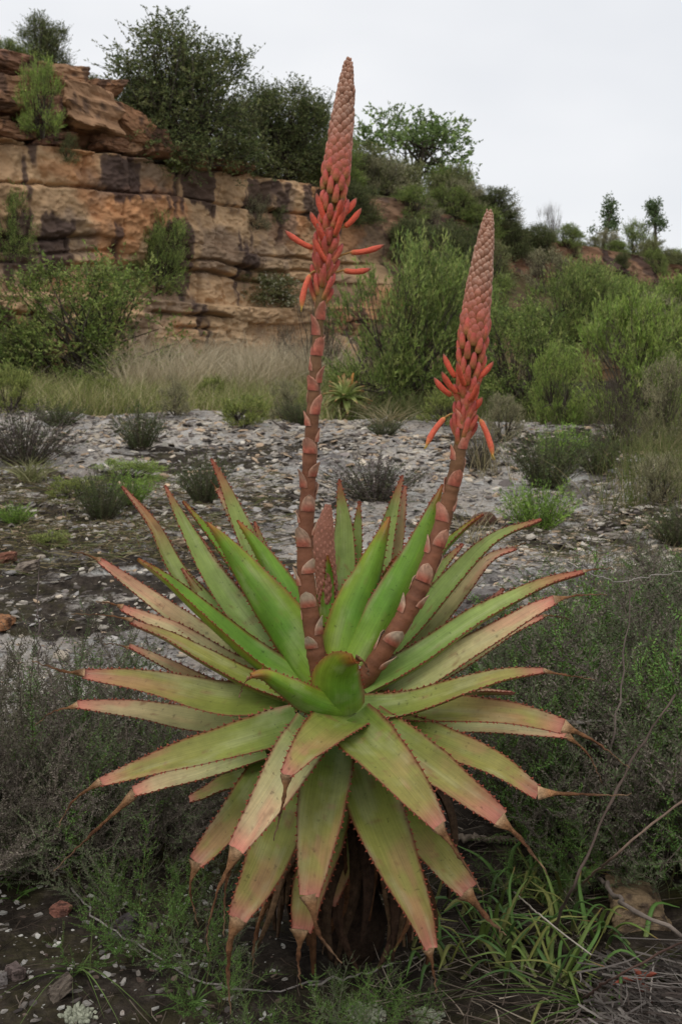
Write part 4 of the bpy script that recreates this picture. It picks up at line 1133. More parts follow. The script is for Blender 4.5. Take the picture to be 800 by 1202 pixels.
# the general cover of the hillside
def cover(n, sr, vr, kindw, size, label, group, seed):
    r = np.random.default_rng(seed)
    for i in range(n):
        s = r.uniform(*sr); v = r.uniform(*vr)
        p = face(np.array([s]), np.array([v]))[0]
        k = kindw[r.integers(0, len(kindw))]
        w = r.uniform(*size)
        plant(k, 'hillside_bush', p + np.array([0, 0, -0.05]), w, w * r.uniform(0.7, 1.05), ('large ' if w > sum(size) / 2 else 'smaller ') + ADJ[k] + ' ' + label, 'shrub', group, sink=0.06)
cover(42, (9, 19), (0.03, 0.40), ['wispy', 'mid', 'olive', 'wispy', 'grey', 'bright'], (1.2, 2.1), 'bush in the thicket on the slope behind the leaning flower spike', 'bushes on the slope behind the leaning spike', 31)
cover(56, (19, 44), (0.01, 0.20), ['wispy', 'mid', 'olive', 'bright', 'wispy', 'grey'], (0.8, 1.5), 'bush in the thicket below the red earth scarp', 'bushes below the red scarp', 32)
cover(15, (9, 18), (0.50, 0.95), ['dark', 'mid', 'olive', 'grey'], (0.8, 1.5), 'bush on the steep bank above the wispy thicket', 'dark bushes on the steep bank', 33)
cover(20, (17, 34), (0.42, 0.92), ['olive', 'mid', 'grey', 'dark'], (0.4, 0.85), 'bush clinging to the red earth scarp', 'small bushes on the red earth scarp', 34)
def brink_row(n, sr, kindw, size, label, group, seed):
    r = np.random.default_rng(seed)
    for i in range(n):
        s = np.array([r.uniform(*sr)])
        p, nn = line_at(s); b = r.uniform(-0.1, 2.6)
        w = r.uniform(*size)
        q = drop(p[0, 0] - nn[0, 0] * b, p[0, 1] - nn[0, 1] * b)
        k = kindw[r.integers(0, len(kindw))]
        plant(k, 'brink_bush', q, w, w * r.uniform(0.6, 0.95), ('broad ' if w > sum(size) / 2 else 'small ') + ADJ[k] + ' ' + label, 'shrub', group)
brink_row(20, (10.5, 17), ['dark', 'olive', 'mid', 'grey'], (1.0, 1.9), 'bush along the skyline between the airy tree and the leaning spike', 'skyline bushes beside the airy tree', 41)
brink_row(36, (17, 36), ['olive', 'grey', 'mid', 'grey'], (0.5, 1.05), 'bush along the skyline above the red scarp', 'skyline bushes above the red scarp', 42)
px_plant('white', 'hillside_bush', 462, 252, 66, 52, 'pale-flowering bush below the airy tree', Yd=33.5)
px_plant('mid', 'brink_bush', 748, 305, 44, 50, 'rounded green bush between the two spindly skyline trees', Yd=47)
px_plant('twiggy', 'bare_shrub', 644, 300, 34, 52, 'bare pale shrub poking above the skyline bushes', Yd=44)

# two spindly trees on the skyline: crooked stem with clumps of leaves
def spindly(px, py, Yd, hpx, lean, seed, label):
    r = np.random.default_rng(seed)
    q = at(px, py, Yd); p = drop(q[0], q[1])
    H = hpx * Yd / F
    o = empty('spindly_tree', tuple(p)); tag(o, label, 'tree', None)
    tr, fo = MB(), MB()
    stem = spline([[0, 0, -0.1], [lean * .3, 0, H * .35], [lean * .7, .1, H * .65], [lean, 0, H * .95]], 14)
    tube(tr, stem, np.linspace(0.09, 0.03, 14), 7, lin(98, 92, 82))
    for i in range(17):
        f = r.uniform(0.48, 1.0)
        b = stem[min(int(f * 13), 13)]
        e = b + np.array([r.normal() * 0.2, r.normal() * 0.2, r.uniform(-0.02, 0.3)]) * (1.15 - 0.4 * f)
        tube(tr, spline([b, (b + e) / 2 + [0, 0, -0.05], e], 5), np.linspace(0.03, 0.012, 5), 5, lin(98, 92, 82))
        n = 80
        leaves(fo, e + r.normal(size=(n, 3)) * 0.10, r.normal(size=(n, 3)) + [0, 0, 0.5], 0.11, 0.05, pick(r, [lin(96, 116, 74), lin(82, 100, 62), lin(112, 128, 90)], n), r)
    tr.build('trunk', M_BARK, o); fo.build('crown', M_FOL, o, smooth=False)
spindly(704, 300, 46, 74, 0.45, 3, 'spindly leaning tree on the skyline')
spindly(769, 305, 47, 74, -0.05, 5, 'spindly straight tree on the skyline next to a rounded bush')

# ------------------------------------------------------------------ grass belt below the cliff
def grass_field(name, n, fx, cols, hr, wid, seed, label, spread=0.28, tips=None, tuss=60):
    r = np.random.default_rng(seed)
    cx = fx(r, tuss)
    j = r.integers(0, tuss, n)
    xy = cx[j] + r.normal(size=(n, 2)) * 0.14
    z = ground_z(xy[:, 0], xy[:, 1]) - 0.02
    root = np.stack([xy[:, 0], xy[:, 1], z], -1)
    d = np.stack([r.normal(size=n) * spread, r.normal(size=n) * spread, np.ones(n)], -1)
    bend = np.stack([r.normal(size=n) * 0.3 + 0.08, r.normal(size=n) * 0.3, -0.1 - 0.2 * r.random(n)], -1)
    ht = r.uniform(0.55, 1.0, tuss)[j] * r.uniform(*hr, n)
    mb = MB()
    blades(mb, root, d, bend, ht, wid, pick(r, cols, n), r, 3, None if tips is None else pick(r, tips, n))
    return tag(mb.build(name, M_GRASS), label, name.replace('_', ' '), kind='stuff')
def zone(px0, px1, y0, y1):
    def fx(r, k):
        yy = r.uniform(y0, y1, k); pp = r.uniform(px0, px1, k)
        return np.stack([(pp - 400) / F * yy, yy], -1)
    return fx
grass_field('dry_grass', 15000, zone(140, 400, 18.4, 24.5), np.array(G_STRAW) * 1.45, (0.75, 1.6), 0.010, 1, 'dry straw-coloured grass standing below the cliff', tips=[lin(214, 200, 172), lin(190, 174, 148)], tuss=170)
grass_field('green_grass', 22000, zone(-60, 420, 16.3, 20.5), [lin(134, 146, 78), lin(116, 128, 68), lin(156, 158, 98), lin(176, 166, 120), lin(190, 178, 140)], (0.25, 0.85), 0.009, 2, 'green grassy belt along the far edge of the rock shelf', tuss=260)
grass_field('thicket_grass', 7000, zone(410, 760, 15.5, 19), [lin(96, 104, 60), lin(120, 116, 78), lin(80, 90, 48)], (0.25, 0.6), 0.010, 3, 'mixed grass along the foot of the right-hand thicket', tuss=150)
grass_field('verge_grass', 2600, zone(730, 900, 7.0, 12), [lin(112, 118, 70), lin(138, 128, 94), lin(92, 104, 54)], (0.3, 0.8), 0.005, 4, 'tall thin grass along the right edge of the rock shelf', tuss=70)
# low plants along the far edge of the shelf
for i, (px, py, w, hh, k, lab) in enumerate([
    (286, 503, 70, 40, 'low', 'rounded low green shrub at the far edge of the shelf below the dry grass'), (205, 488, 44, 44, 'grey', 'grey-green low shrub at the far edge of the shelf before the dry grass'),
    (120, 480, 52, 40, 'low', 'low green shrub just in front of the big round bush'), (70, 500, 60, 34, 'heath', 'flat heath tuft below the big round bush'), (335, 494, 40, 50, 'grey', 'grey-green low shrub left of the tall stalk at the shelf edge'),
    (12, 486, 60, 52, 'low', 'low green shrub behind the widest purplish heath clump'), (248, 480, 40, 36, 'low', 'little green shrub inside the grass belt')]):
    px_plant(k, 'edge_shrub', px, py, w, hh, lab)
for (px, py, w, hh, k, lab) in [
    (28, 545, 105, 82, 'purple', 'widest dark purplish heath clump on the stony left side of the shelf'),
    (165, 527, 54, 62, 'heath', 'small grey-green heath tuft standing before the low edging shrubs'),
    (120, 611, 60, 70, 'heath', 'dark heath tuft among stone chips, bushier half purple'),
    (241, 590, 58, 72, 'heath', 'upright heath tuft above the longest left aloe leaf tips'),
    (440, 588, 104, 66, 'purple', 'broad dark heath clump between the two flower stalks'),
    (632, 622, 76, 70, 'green_tuft', 'bright green needle-leaved tuft on the bare rock'),
    (640, 572, 84, 80, 'heath', 'grey-green heath clump behind the bright needle-leaved tuft'),
    (660, 545, 60, 60, 'green_tuft', 'light green tuft where the shelf meets the right thicket'),
    (562, 548, 44, 62, 'purple', 'dark heath clump just right of the hanging flowers'),
    (700, 555, 56, 60, 'heath', 'heath clump under the purplish bare shrub'),
    (155, 590, 46, 46, 'green_tuft', 'fresh green tuft right of the half-purple heath tuft'),
    (795, 640, 70, 60, 'heath', 'heath clump among the tall thin grass on the shelf edge'),
    (772, 590, 60, 60, 'grey', 'grey-green shrub among the tall thin grass on the shelf edge'),
    (150, 566, 90, 26, 'bright', 'creeping yellow-green plant behind the half-purple heath tuft'),
    (85, 585, 60, 26, 'low', 'low weedy plant left of the half-purple heath tuft'),
    (60, 640, 60, 16, 'low', 'sparse ground-hugging plant on the stony left side'),
    (18, 615, 40, 30, 'green_tuft', 'small fresh green tuft on the stony left side'),
    (520, 500, 60, 42, 'low', 'light green low shrub at the foot of the wispy bushes'),
    (590, 520, 50, 60, 'grey', 'pale grey shrub at the foot of the right thicket'),
    (350, 500, 44, 40, 'heath', 'little heath tuft left of the tall flower stalk'),
    (452, 512, 40, 26, 'heath', 'little heath tuft right of the small aloe')]:
    px_plant(k, 'heath_clump' if k in ('purple', 'heath') else 'small_shrub', px, py, w, hh, lab)
def tussock(px, py, n, hpx, cols, label, seed, wid=0.004, spread=0.5, Yd=None):
    r = np.random.default_rng(seed)
    p = hit(px, py) if Yd is None else gdrop(*at(px, py, Yd)[:2])
    H = hpx * p[1] / F
    o = MB()
    root = r.normal(size=(n, 3)) * [H * .14, H * .14, 0] + [0, 0, -0.01]
    d = np.stack([r.normal(size=n) * spread, r.normal(size=n) * spread, np.ones(n)], -1)
    bend = norm(d * [1, 1, 0]) * 0.35 + [0, 0, -0.25]
    blades(o, root, d, bend, H * r.uniform(.5, 1.1, n), wid, pick(r, cols, n), r, 5)
    ob = o.build('grass_tussock', M_GRASS); ob.location = p
    return tag(ob, label, 'grass')
tussock(35, 565, 130, 46, [lin(128, 132, 84), lin(150, 146, 108)], 'pale grass tussock below the widest purplish heath clump', 1, 0.009)
tussock(455, 500, 90, 50, G_STRAW, 'pale grass tussock under the wispy bushes', 2, 0.012)
tussock(570, 560, 60, 120, G_STRAW, 'thin tall straw stalks right of the leaning flower spike', 3, 0.005, 0.16)
tussock(555, 640, 40, 90, G_STRAW, 'thin straw stalks behind the upper right aloe leaves', 4, 0.004, 0.2)

# small aloe standing in front of the thicket
p = hit(406, 492)
sa = empty('small_aloe', tuple(p)); tag(sa, 'small spiky aloe far behind the tall flower stalk', 'aloe')
r = np.random.default_rng(3)
sc = p[1] / F
mb = MB(); tube(mb, np.array([[0, 0, -.05], [0, 0, 16 * sc], [0, 0, 25 * sc]]), [0.08, 0.09, 0.05], 8, lin(96, 74, 52)); mb.build('trunk', M_DRY, sa)
for i in range(36):
    a = i * 2.399; e = math.radians(np.interp(i, [0, 35], [-30, 80]) + r.normal() * 6)
    ln = 31 * sc * r.uniform(.85, 1.1)
    dd = np.array([math.cos(a) * math.cos(e), math.sin(a) * math.cos(e), math.sin(e)])
    b = np.array([0, 0, 24 * sc])
    q = spline([b, b + dd * ln * .5 + [0, 0, .02], b + dd * ln + [0, 0, -.03]], 6)
    T, N, B = frames(q, np.array([0, 0, 1.0]) if e < 1.2 else np.array([1.0, 0, 0]))
    hw = np.array([.035, .04, .036, .028, .016, .002]) * 1.45
    v = np.stack([q + B * hw[:, None] + N * hw[:, None] * .4, q - N * .004, q - B * hw[:, None] + N * hw[:, None] * .4, q - N * .016], 1)
    mb = MB(); mb.add(v.reshape(-1, 3), grid_faces(6, 4, True), cramp(np.repeat(np.linspace(0, 1, 6), 4), [(0, lin(136, 154, 84)), (.7, lin(146, 156, 92)), (1, lin(180, 130, 92))]) * r.uniform(.8, 1.2)); mb.build('leaf', M_LEAF, sa)
mb = MB(); tube(mb, np.array([[0, 0, 18 * sc], [.06, 0, 40 * sc], [.1, 0, 54 * sc]]), [0.018, 0.03, 0.012], 6, lin(176, 124, 62)); mb.build('flower_stalk', M_FLOWER, sa)

# ------------------------------------------------------------------ stones and gravel on the rock shelf
def chip(seed):
    r = np.random.default_rng(seed)
    n = r.integers(6, 10)
    a = np.sort(r.random(n) * 2 * math.pi + np.arange(n) * 0.15)
    a = np.arange(n) / n * 2 * math.pi + r.normal(size=n) * 0.16
    q = r.uniform(0.72, 1.1, n)
    ring = np.stack([np.cos(a) * q, np.sin(a) * q * r.uniform(0.55, 0.9), 0 * a], -1)
    tilt = np.array([r.normal() * 0.1, r.normal() * 0.1])
    def lvl(s, z, j): 
        w = ring * s + r.normal(size=(n, 3)) * j
        w[:, 2] = z + w[:, :2] @ tilt + r.normal(size=n) * j
        return w
    v = np.concatenate([lvl(.88, -0.16, .03), lvl(1.0, 0.05, .03), lvl(.94, 0.22, .03), lvl(.62, 0.31, .03), [[0, 0, 0.33]]])
    f = grid_faces(4, n, True)
    top = np.array([[3 * n + i, 3 * n + (i + 1) % n, 4 * n, 4 * n] for i in range(n)])
    return v, np.concatenate([f, top[:, [0, 1, 2, 2]]])
CH = [chip(i) for i in range(10)]
def small_chip(seed):
    r = np.random.default_rng(seed)
    n = 6
    a = np.arange(n) / n * 2 * math.pi + r.normal(size=n) * 0.2
    q = r.uniform(0.7, 1.15, n); sq = r.uniform(0.5, 0.9)
    ring = np.stack([np.cos(a) * q, np.sin(a) * q * sq, 0 * a], -1)
    v = np.concatenate([ring * [1, 1, 0] + [0, 0, -0.12], ring * [.93, .93, 0] + np.stack([0 * a, 0 * a, 0.24 + r.normal(size=n) * .05], -1)])
    f = [[i, (i + 1) % n, n + (i + 1) % n] for i in range(n)] + [[i, n + (i + 1) % n, n + i] for i in range(n)] + [[n, n + i, n + i + 1] for i in range(1, n - 1)]
    return v, np.array(f)
SCH = [small_chip(i) for i in range(10)]
STC = [lin(176, 167, 154), lin(152, 143, 132), lin(190, 177, 158), lin(124, 115, 110), lin(180, 156, 130), lin(158, 153, 148)]
STM = []
def tri_fix(f):
    return np.concatenate([f[:, [0, 1, 2]], f[f[:, 2] != f[:, 3]][:, [0, 2, 3]]])
for i in range(12):
    v, f = CH[i % 10]
    mb = MB(); mb.add(v, tri_fix(f), STC[i % 6]); STM.append(mb.mesh('loose_stone', M_STONE, smooth=False))
r = np.random.default_rng(55)
cnt = 0
GS = 'loose stones on the rock shelf'
while cnt < 190:
    yy = 3.3 * math.exp(r.random() ** 0.85 * math.log(15.5 / 3.3)); px = r.uniform(-40, 840)
    xx = (px - 400) / F * yy
    if r.random() > 0.35 + 0.65 * sstep(0.42, 0.6, fbm(xx * 0.8, yy * 0.5, 0, 201)): continue
    size = yy / F * r.uniform(5, 11) * (1.5 if r.random() < 0.12 else 1)
    ci = r.integers(0, 12); o = link('loose_stone', STM[ci])
    o.location = (xx, yy, float(ground_z(xx, yy)) + size * 0.06); o.scale = (size, size, size * r.uniform(.5, 1.1)); o.rotation_euler = (r.normal() * .1, r.normal() * .1, r.uniform(0, 6.28))
    zn = 'beyond the heath tufts' if yy > 9.5 else 'between aloe and heath tufts' if yy > 5 else 'just behind the aloe'
    tag(o, 'loose flat ' + ['pale grey', 'mid grey', 'cream', 'dark grey', 'tan', 'bluish grey'][ci % 6] + ' stone on the rock shelf ' + zn, 'stone', GS)
    cnt += 1
def gravel(name, n, fxy, size, cols, seed, label, flat=(.4, .9)):
    r = np.random.default_rng(seed)
    mb = MB()
    xy = fxy(r, n)
    z = ground_z(xy[:, 0], xy[:, 1])
    for k in range(10):
        s = np.arange(k, n, 10); m = len(s)
        v, f = SCH[k]
        a = r.random(m) * 6.28
        sz = size(r, xy[s], m)
        w = v[None] * sz[:, None, None]
        w[..., 2] *= r.uniform(*flat, m)[:, None]
        x = w[..., 0] * np.cos(a)[:, None] - w[..., 1] * np.sin(a)[:, None]; y = w[..., 0] * np.sin(a)[:, None] + w[..., 1] * np.cos(a)[:, None]
        zz = w[..., 2] + x * (r.normal(size=(m, 1)) * .25) + y * (r.normal(size=(m, 1)) * .25)
        P = np.stack([x + xy[s, 0][:, None], y + xy[s, 1][:, None], zz + z[s][:, None] + sz[:, None] * .03], -1)
        ff = (f[None] + (np.arange(m) * len(v))[:, None, None]).reshape(-1, 3)
        mb.add(P.reshape(-1, 3), ff, np.repeat(pick(r, cols, m, .2), len(v), 0))
    return tag(mb.build(name, M_STONE, smooth=False), label, 'gravel', kind='stuff')
def shelf_xy(r, n):
    out = []
    while len(out) < n:
        yy = 3.1 * np.exp(r.random(4000) ** 0.8 * math.log(16 / 3.1)); px = r.uniform(-80, 880, 4000); xx = (px - 400) / F * yy
        dn = 0.26 + 0.74 * sstep(0.46, 0.56, fbm(xx * 0.8, yy * 0.5, 0, 201))
        ok = r.random(4000) < dn
        out += list(np.stack([xx, yy], -1)[ok])
    return np.array(out[:n])
gravel('gravel', 34000, shelf_xy, lambda r, p, m: p[:, 1] / F * (1.1 + 7.0 * r.random(m) ** 3.2), STC + [lin(96, 88, 82), lin(190, 182, 168)], 61, 'flaky grey stone chips strewn over the rock shelf')
def near_xy(r, n):
    yy = r.uniform(1.5, 2.6, n); px = r.uniform(-60, 330, n)
    return np.stack([(px - 400) / F * yy, yy], -1)
gravel('soil_gravel', 1300, near_xy, lambda r, p, m: 0.002 + 0.009 * r.random(m) ** 2.5, [lin(164, 158, 150), lin(134, 126, 118), lin(186, 182, 174), lin(110, 94, 84), lin(92, 84, 80)], 62, 'small pale pebbles on the dark mossy soil', (.6, 1.2))
def big_stone(px, py, wpx, col, label, seed, hh=0.7, Yd=None):
    p = hit(px, py) if Yd is None else gdrop(*at(px, py, Yd)[:2])
    me = block_mesh(seed, M_STONE, col)
    o = link('stone', me)
    s = wpx * p[1] / F / 2
    o.location = p + np.array([0, 0, s * hh * 0.45]); o.scale = (s, s * .8, s * hh); o.rotation_euler = (0.1, 0.12, seed * 1.3)
    return tag(o, label, 'stone')
big_stone(72, 1072, 25, lin(176, 122, 104), 'pinkish stone on the mossy soil', 401)
big_stone(148, 1092, 34, lin(104, 96, 96), 'grey stone beside the creeping grey stem on dark soil', 402)
big_stone(17, 1146, 24, lin(128, 112, 106), 'brownish grey stone next to the wiry green grass', 403)
big_stone(70, 1168, 30, lin(124, 112, 100), 'tan stone under the wiry green grass', 404)
big_stone(2, 1156, 18, lin(128, 120, 116), 'grey stone at the outer side of the brownish grey one', 405)
big_stone(180, 1092, 14, lin(126, 114, 108), 'small stone right of the grey stone on dark soil', 406)
big_stone(2, 734, 30, lin(172, 124, 88), 'orange rock on the edge of the pale shelf', 407, .5)
big_stone(6, 660, 22, lin(160, 112, 92), 'reddish stone on the stony left side of the shelf', 408)
big_stone(566, 617, 28, lin(120, 90, 76), 'rounded brown stone behind the upper right aloe leaves', 409)
big_stone(555, 722, 60, lin(128, 122, 118), 'squarish grey rock between the right aloe leaves', 411)
big_stone(745, 1075, 90, lin(150, 128, 100), 'tan lichened rock beside the dead grass and strap-leaved plant', 412, .55)
big_stone(215, 640, 34, lin(170, 150, 126), 'sandy stone behind the left aloe leaf tips', 413, .4)
big_stone(30, 668, 30, lin(150, 136, 122), 'flat brownish stone near the reddish one', 414, .35)

# ------------------------------------------------------------------ feathery heath close to the aloe
def sprig(seed, pal, nb=18, ll=0.027, gap=0.0165, stemc=None, bl=0.26):
    """unit sprig: one stem with side shoots set with rows of tiny leaflets"""
    r = np.random.default_rng(seed)
    st, fo = MB(), MB()
    pal = np.asarray(pal) * 1.9
    stemc = lin(120, 108, 98) if stemc is None else stemc
    main = spline([[0, 0, 0], r.normal(size=3) * .05 + [0, 0, .35], r.normal(size=3) * .10 + [0, 0, .7], r.normal(size=3) * .14 + [0, 0, 1.0]], 14)
    tube(st, main, np.linspace(.0055, .0014, 14), 4, stemc, False)
    shoots = [(main[6:], None)]
    for i in range(nb):
        f = 0.22 + 0.74 * (i + r.random() * .6) / nb
        b = main[int(f * 13)]
        a = i * 2.399 + r.normal() * .3
        L_ = bl * (1.12 - 0.65 * f) * r.uniform(.7, 1.25)
        d = norm(np.array([math.cos(a), math.sin(a), r.uniform(.5, 1.2)]))
        q = spline([b, b + d * L_ * .5 + r.normal(size=3) * .012, b + d * L_ + [0, 0, .03]], 6)
        tube(st, q, np.linspace(.0020, .0008, 6), 3, stemc * r.uniform(.8, 1.2), False)
        shoots.append((q, None))
    tone = np.asarray(pal)[r.integers(0, len(pal))]
    for q, _ in shoots:
        ln = np.linalg.norm(np.diff(q, axis=0), axis=1).sum()
        k = max(4, int(ln / gap))
        pp = spline(q, k)
        T, N, B = frames(pp)
        ph = r.random() * 3
        for sg in (-1, 1):
            d = norm(T * 0.75 + sg * (math.cos(ph) * B + math.sin(ph) * N) + r.normal(size=(k, 3)) * .22)
            c = (0.5 * tone + 0.5 * np.asarray(pal)[r.integers(0, len(pal), k)]) * r.uniform(.75, 1.25, (k, 1))
            tl = ll * np.linspace(1.05, .55, k) * r.uniform(.7, 1.2, k)
            leaves(fo, pp, d, tl, tl * .40, c, r, .05)
    return st.arrays(), fo.arrays()
def xform(arr, M, mb, c=1.0):
    v, fs, col = arr
    n0 = mb.n
    w = v @ M[:3, :3].T + M[:3, 3]
    first = True
    mb.v.append(w); mb.c.append(np.clip(col * c, 0, 1)); mb.u.append(np.zeros((len(w), 3)))
    for f in fs: mb.f.append(f + n0)
    mb.n += len(w)
def feather_shrub(seed, mix, n, spread, hr, lean):
    r = np.random.default_rng(seed)
    st, fo = MB(), MB()
    for i in range(n):
        a = r.random() * 6.283; q = math.sqrt(r.random())
        S = mix[r.integers(0, len(mix))]
        h_ = r.uniform(*hr) * (1.05 - .35 * q * q)
        th = lean * q * r.uniform(.5, 1.2) + r.normal() * .08
        ax = Vector((-math.sin(a), math.cos(a), 0))
        M = Matrix.Translation((math.cos(a) * q * spread, math.sin(a) * q * spread, -0.012)) @ Matrix.Rotation(th, 4, ax) @ Matrix.Rotation(r.random() * 6.28, 4, 'Z') @ Matrix.Scale(h_, 4)
        M = np.array(M); tn = r.uniform(.75, 1.2)
        xform(S[0], M, st, tn); xform(S[1], M, fo, tn)
    return st.mesh('stems', M_BARK), fo.mesh('foliage', M_HEATH, smooth=False)
P_PUR = [lin(92, 84, 78), lin(80, 74, 66), lin(106, 98, 88), lin(76, 78, 56)]
P_DUL = [lin(78, 90, 60), lin(90, 98, 72), lin(66, 76, 50), lin(96, 92, 80)]
P_GRN = [lin(72, 98, 48), lin(58, 82, 42), lin(86, 112, 56)]
SP_P = [sprig(500 + i, P_PUR, 20) for i in range(4)]
SP_D = [sprig(510 + i, P_DUL, 19) for i in range(3)]
SP_G = [sprig(520 + i, P_GRN, 20, .026, .0165, lin(96, 92, 60)) for i in range(3)]
KIND['feather_purple'] = [feather_shrub(601, SP_P + SP_P + SP_D + SP_G[:2], 50, .15, (.24, .46), .75), feather_shrub(602, SP_P + SP_P + SP_D[:1], 46, .16, (.2, .42), .85)]
KIND['feather_dull'] = [feather_shrub(603, SP_P[:2] + SP_D + SP_D + SP_G, 50, .16, (.3, .55), .6), feather_shrub(604, SP_P[:3] + SP_D + SP_G[:2], 50, .16, (.3, .55), .7)]
KIND['feather_green'] = [feather_shrub(605, SP_G + SP_D[:1], 20, .09, (.14, .30), .8)]
def near_plant(kind, name, px, Yd, scale, label, group=None, cat='shrub', var=None, hz=1.0):
    q = at(px, 900, Yd)
    p = gdrop(q[0], Yd)
    st, fo = KIND[kind][PR.integers(0, len(KIND[kind])) if var is None else var]
    o = empty(name, tuple(p), PR.uniform(0, 6.28), (scale, scale, scale * hz))
    tag(o, label, cat, group)
    link('stems', st, o); link('foliage', fo, o)
    return o
GL = 'feathery purplish heath on the left of the aloe'
for (px, Yd, s) in [(-20, 2.5, 1.0), (60, 2.48, 1.0), (130, 2.6, 1.0), (205, 2.75, .95), (30, 2.75, 1.05), (110, 2.9, .95), (-40, 2.95, 1.0), (-60, 2.6, 1.1), (185, 3.0, .8), (30, 2.52, .8), (150, 2.46, .7), (235, 2.55, .8), (-10, 2.48, .7), (265, 2.85, .7), (100, 2.5, .65), (-110, 2.3, 1.0), (-120, 2.8, 1.0)]:
    near_plant('feather_purple', 'feathery_shrub', px, Yd, s, 'purplish feathery heath left of the big aloe, ' + ('beside the mossy soil' if Yd < 2.51 else 'level with the rosette' if Yd < 2.8 else 'bordering the rock shelf'), GL)
GR = 'feathery heath on the right of the aloe'
for (px, Yd, s) in [(610, 2.75, .9), (680, 2.9, 1.05), (750, 2.8, 1.1), (820, 2.9, 1.15), (660, 3.2, .95), (740, 3.3, 1.05), (810, 3.4, 1.1), (700, 2.5, .9), (770, 2.4, .95), (840, 2.5, 1.05), (560, 3.0, .75), (620, 3.4, .7), (900, 2.8, 1.1), (910, 3.3, 1.1), (720, 3.7, .9), (800, 3.9, 1.0), (645, 2.6, .75), (880, 2.35, 1.0), (540, 3.4, .5), (590, 3.6, .55), (690, 4.0, .7), (770, 4.4, .8)]:
    near_plant('feather_dull', 'feathery_shrub', px, Yd, s, 'dull green feathery heath right of the big aloe, ' + ('beside the bare twigs' if Yd < 2.7 else 'behind the leaf tips' if Yd < 3.25 else 'bordering the rock shelf'), GR)
for (px, Yd, s, lab) in [(165, 2.12, 1.0, 'fresh green ferny plant under the lower left aloe leaves'), (215, 2.05, .9, 'fresh green ferny plant beside the dry tips of the lower left leaves'), (120, 2.22, .6, 'green ferny plant at the edge of the mossy soil'),
                         (385, 1.82, .5, 'small ferny plant under the middle of the aloe skirt'), (425, 1.86, .55, 'ferny plant right of the longest front aloe leaf'), (455, 1.80, .45, 'ferny plant on dark soil at the aloe foot'), (300, 1.78, .38, 'tiny ferny plant by the creeping grey stem'),
                         (20, 2.42, .9, 'green shoots rising through the purplish heath'), (700, 2.34, .9, 'green ferny shoots among the dull right-hand heath'), (765, 2.55, 1.2, 'tall green ferny shoots by the bare brown stems'), (640, 2.3, .7, 'green shoots between the right aloe leaf ends and heath'), (790, 2.3, .9, 'green ferny shoots behind the thatch of dead grass'), (240, 1.9, .6, 'ferny plant below the dry hooked leaf tips')]:
    near_plant('feather_green', 'ferny_plant', px, Yd, s, lab, None, 'plant', hz=.95)

# ------------------------------------------------------------------ small things on the ground round the aloe
def stick(name, pts, r0, r1, col, label, cat='twig', n=26, jit=.003):
    """pts: (px, py, depth) ; depth None lays it on the ground"""
    rr = np.random.default_rng(len(bpy.data.objects))
    q = []
    for px, py, Yd in pts:
        if Yd is None:
            w = hit(px, py); q.append(w + np.array([0, 0, r0 * .8 + .004]))
        else:
            q.append(at(px, py, Yd))
    c = spline(q, n) + rr.normal(size=(n, 3)) * jit
    mb = MB(); tube(mb, c - c[0], 0.75 * np.linspace(r0, r1, n) * (1 + .12 * rr.normal(size=n)), 7, np.asarray(col) * rr.uniform(.8, 1.15, (n, 1)))
    o = mb.build(name, M_BARK); o.location = c[0]
    return tag(o, label, cat)
GREYW = lin(150, 142, 136)
stick('creeping_vine', [(82, 1044, None), (110, 1080, None), (160, 1112, None), (215, 1146, None), (265, 1163, None), (320, 1166, None), (380, 1158, None)], .0028, .002, GREYW, 'long thin grey stem creeping over the mossy soil')
stick('creeping_vine', [(362, 1164, None), (430, 1146, None), (490, 1128, None), (545, 1108, None)], .0028, .002, lin(168, 160, 150), 'pale straight twig on dark soil under the longest front leaf')
stick('dry_branch', [(640, 992, None), (690, 1026, None), (735, 1062, 2.0), (800, 1098, 1.95)], .007, .005, lin(130, 118, 108), 'knobbly grey branch lying across the tan lichened rock')
stick('dry_branch', [(535, 990, None), (570, 992, None), (612, 990, None)], .011, .008, lin(146, 132, 116), 'short thick weathered branch behind the lower right aloe leaves')
stick('dry_branch', [(630, 845, 2.5), (690, 848, 2.5), (745, 846, 2.5), (820, 838, 2.55)], .0045, .0035, lin(150, 142, 134), 'pale grey branch caught in the right-hand heath')
stick('dry_twig', [(640, 1112, None), (672, 1040, 1.93), (705, 965, 1.98), (735, 905, 2.03), (765, 855, 2.08), (792, 815, 2.12)], .0042, .0026, lin(98, 84, 76), 'dark bare stem slanting up in front of the right-hand heath', jit=.0015)
stick('dry_twig', [(672, 1052, None), (720, 1005, 1.95), (760, 972, 1.96), (805, 938, 1.97)], .0034, .0028, lin(128, 108, 94), 'brown bare stem sloping up beside the dark slanting one', jit=.0012)
stick('dry_twig', [(690, 1010, None), (712, 900, 2.2), (730, 800, 2.25), (738, 720, 2.3), (736, 680, 2.3)], .0040, .0018, lin(112, 100, 92), 'upright grey-brown stem rising through the right-hand heath', jit=.0018)
stick('dry_twig', [(682, 1178, None), (720, 1148, 1.72), (770, 1122, 1.72), (815, 1098, 1.72)], .003, .0022, lin(90, 70, 62), 'dark reddish stem arching over the thatch of dead grass', jit=.0012)
stick('dry_twig', [(42, 810, 2.7), (45, 760, 2.72), (44, 700, 2.75), (46, 655, 2.75)], .003, .0015, lin(110, 98, 94), 'upright leafless twig above the purplish heath', jit=.002)
stick('dry_branch', [(600, 1048, None), (640, 1080, 1.8), (694, 1122, 1.72)], .0022, .0016, lin(190, 180, 164), 'thin bleached straw across the strap-leaved plant', jit=.0006)
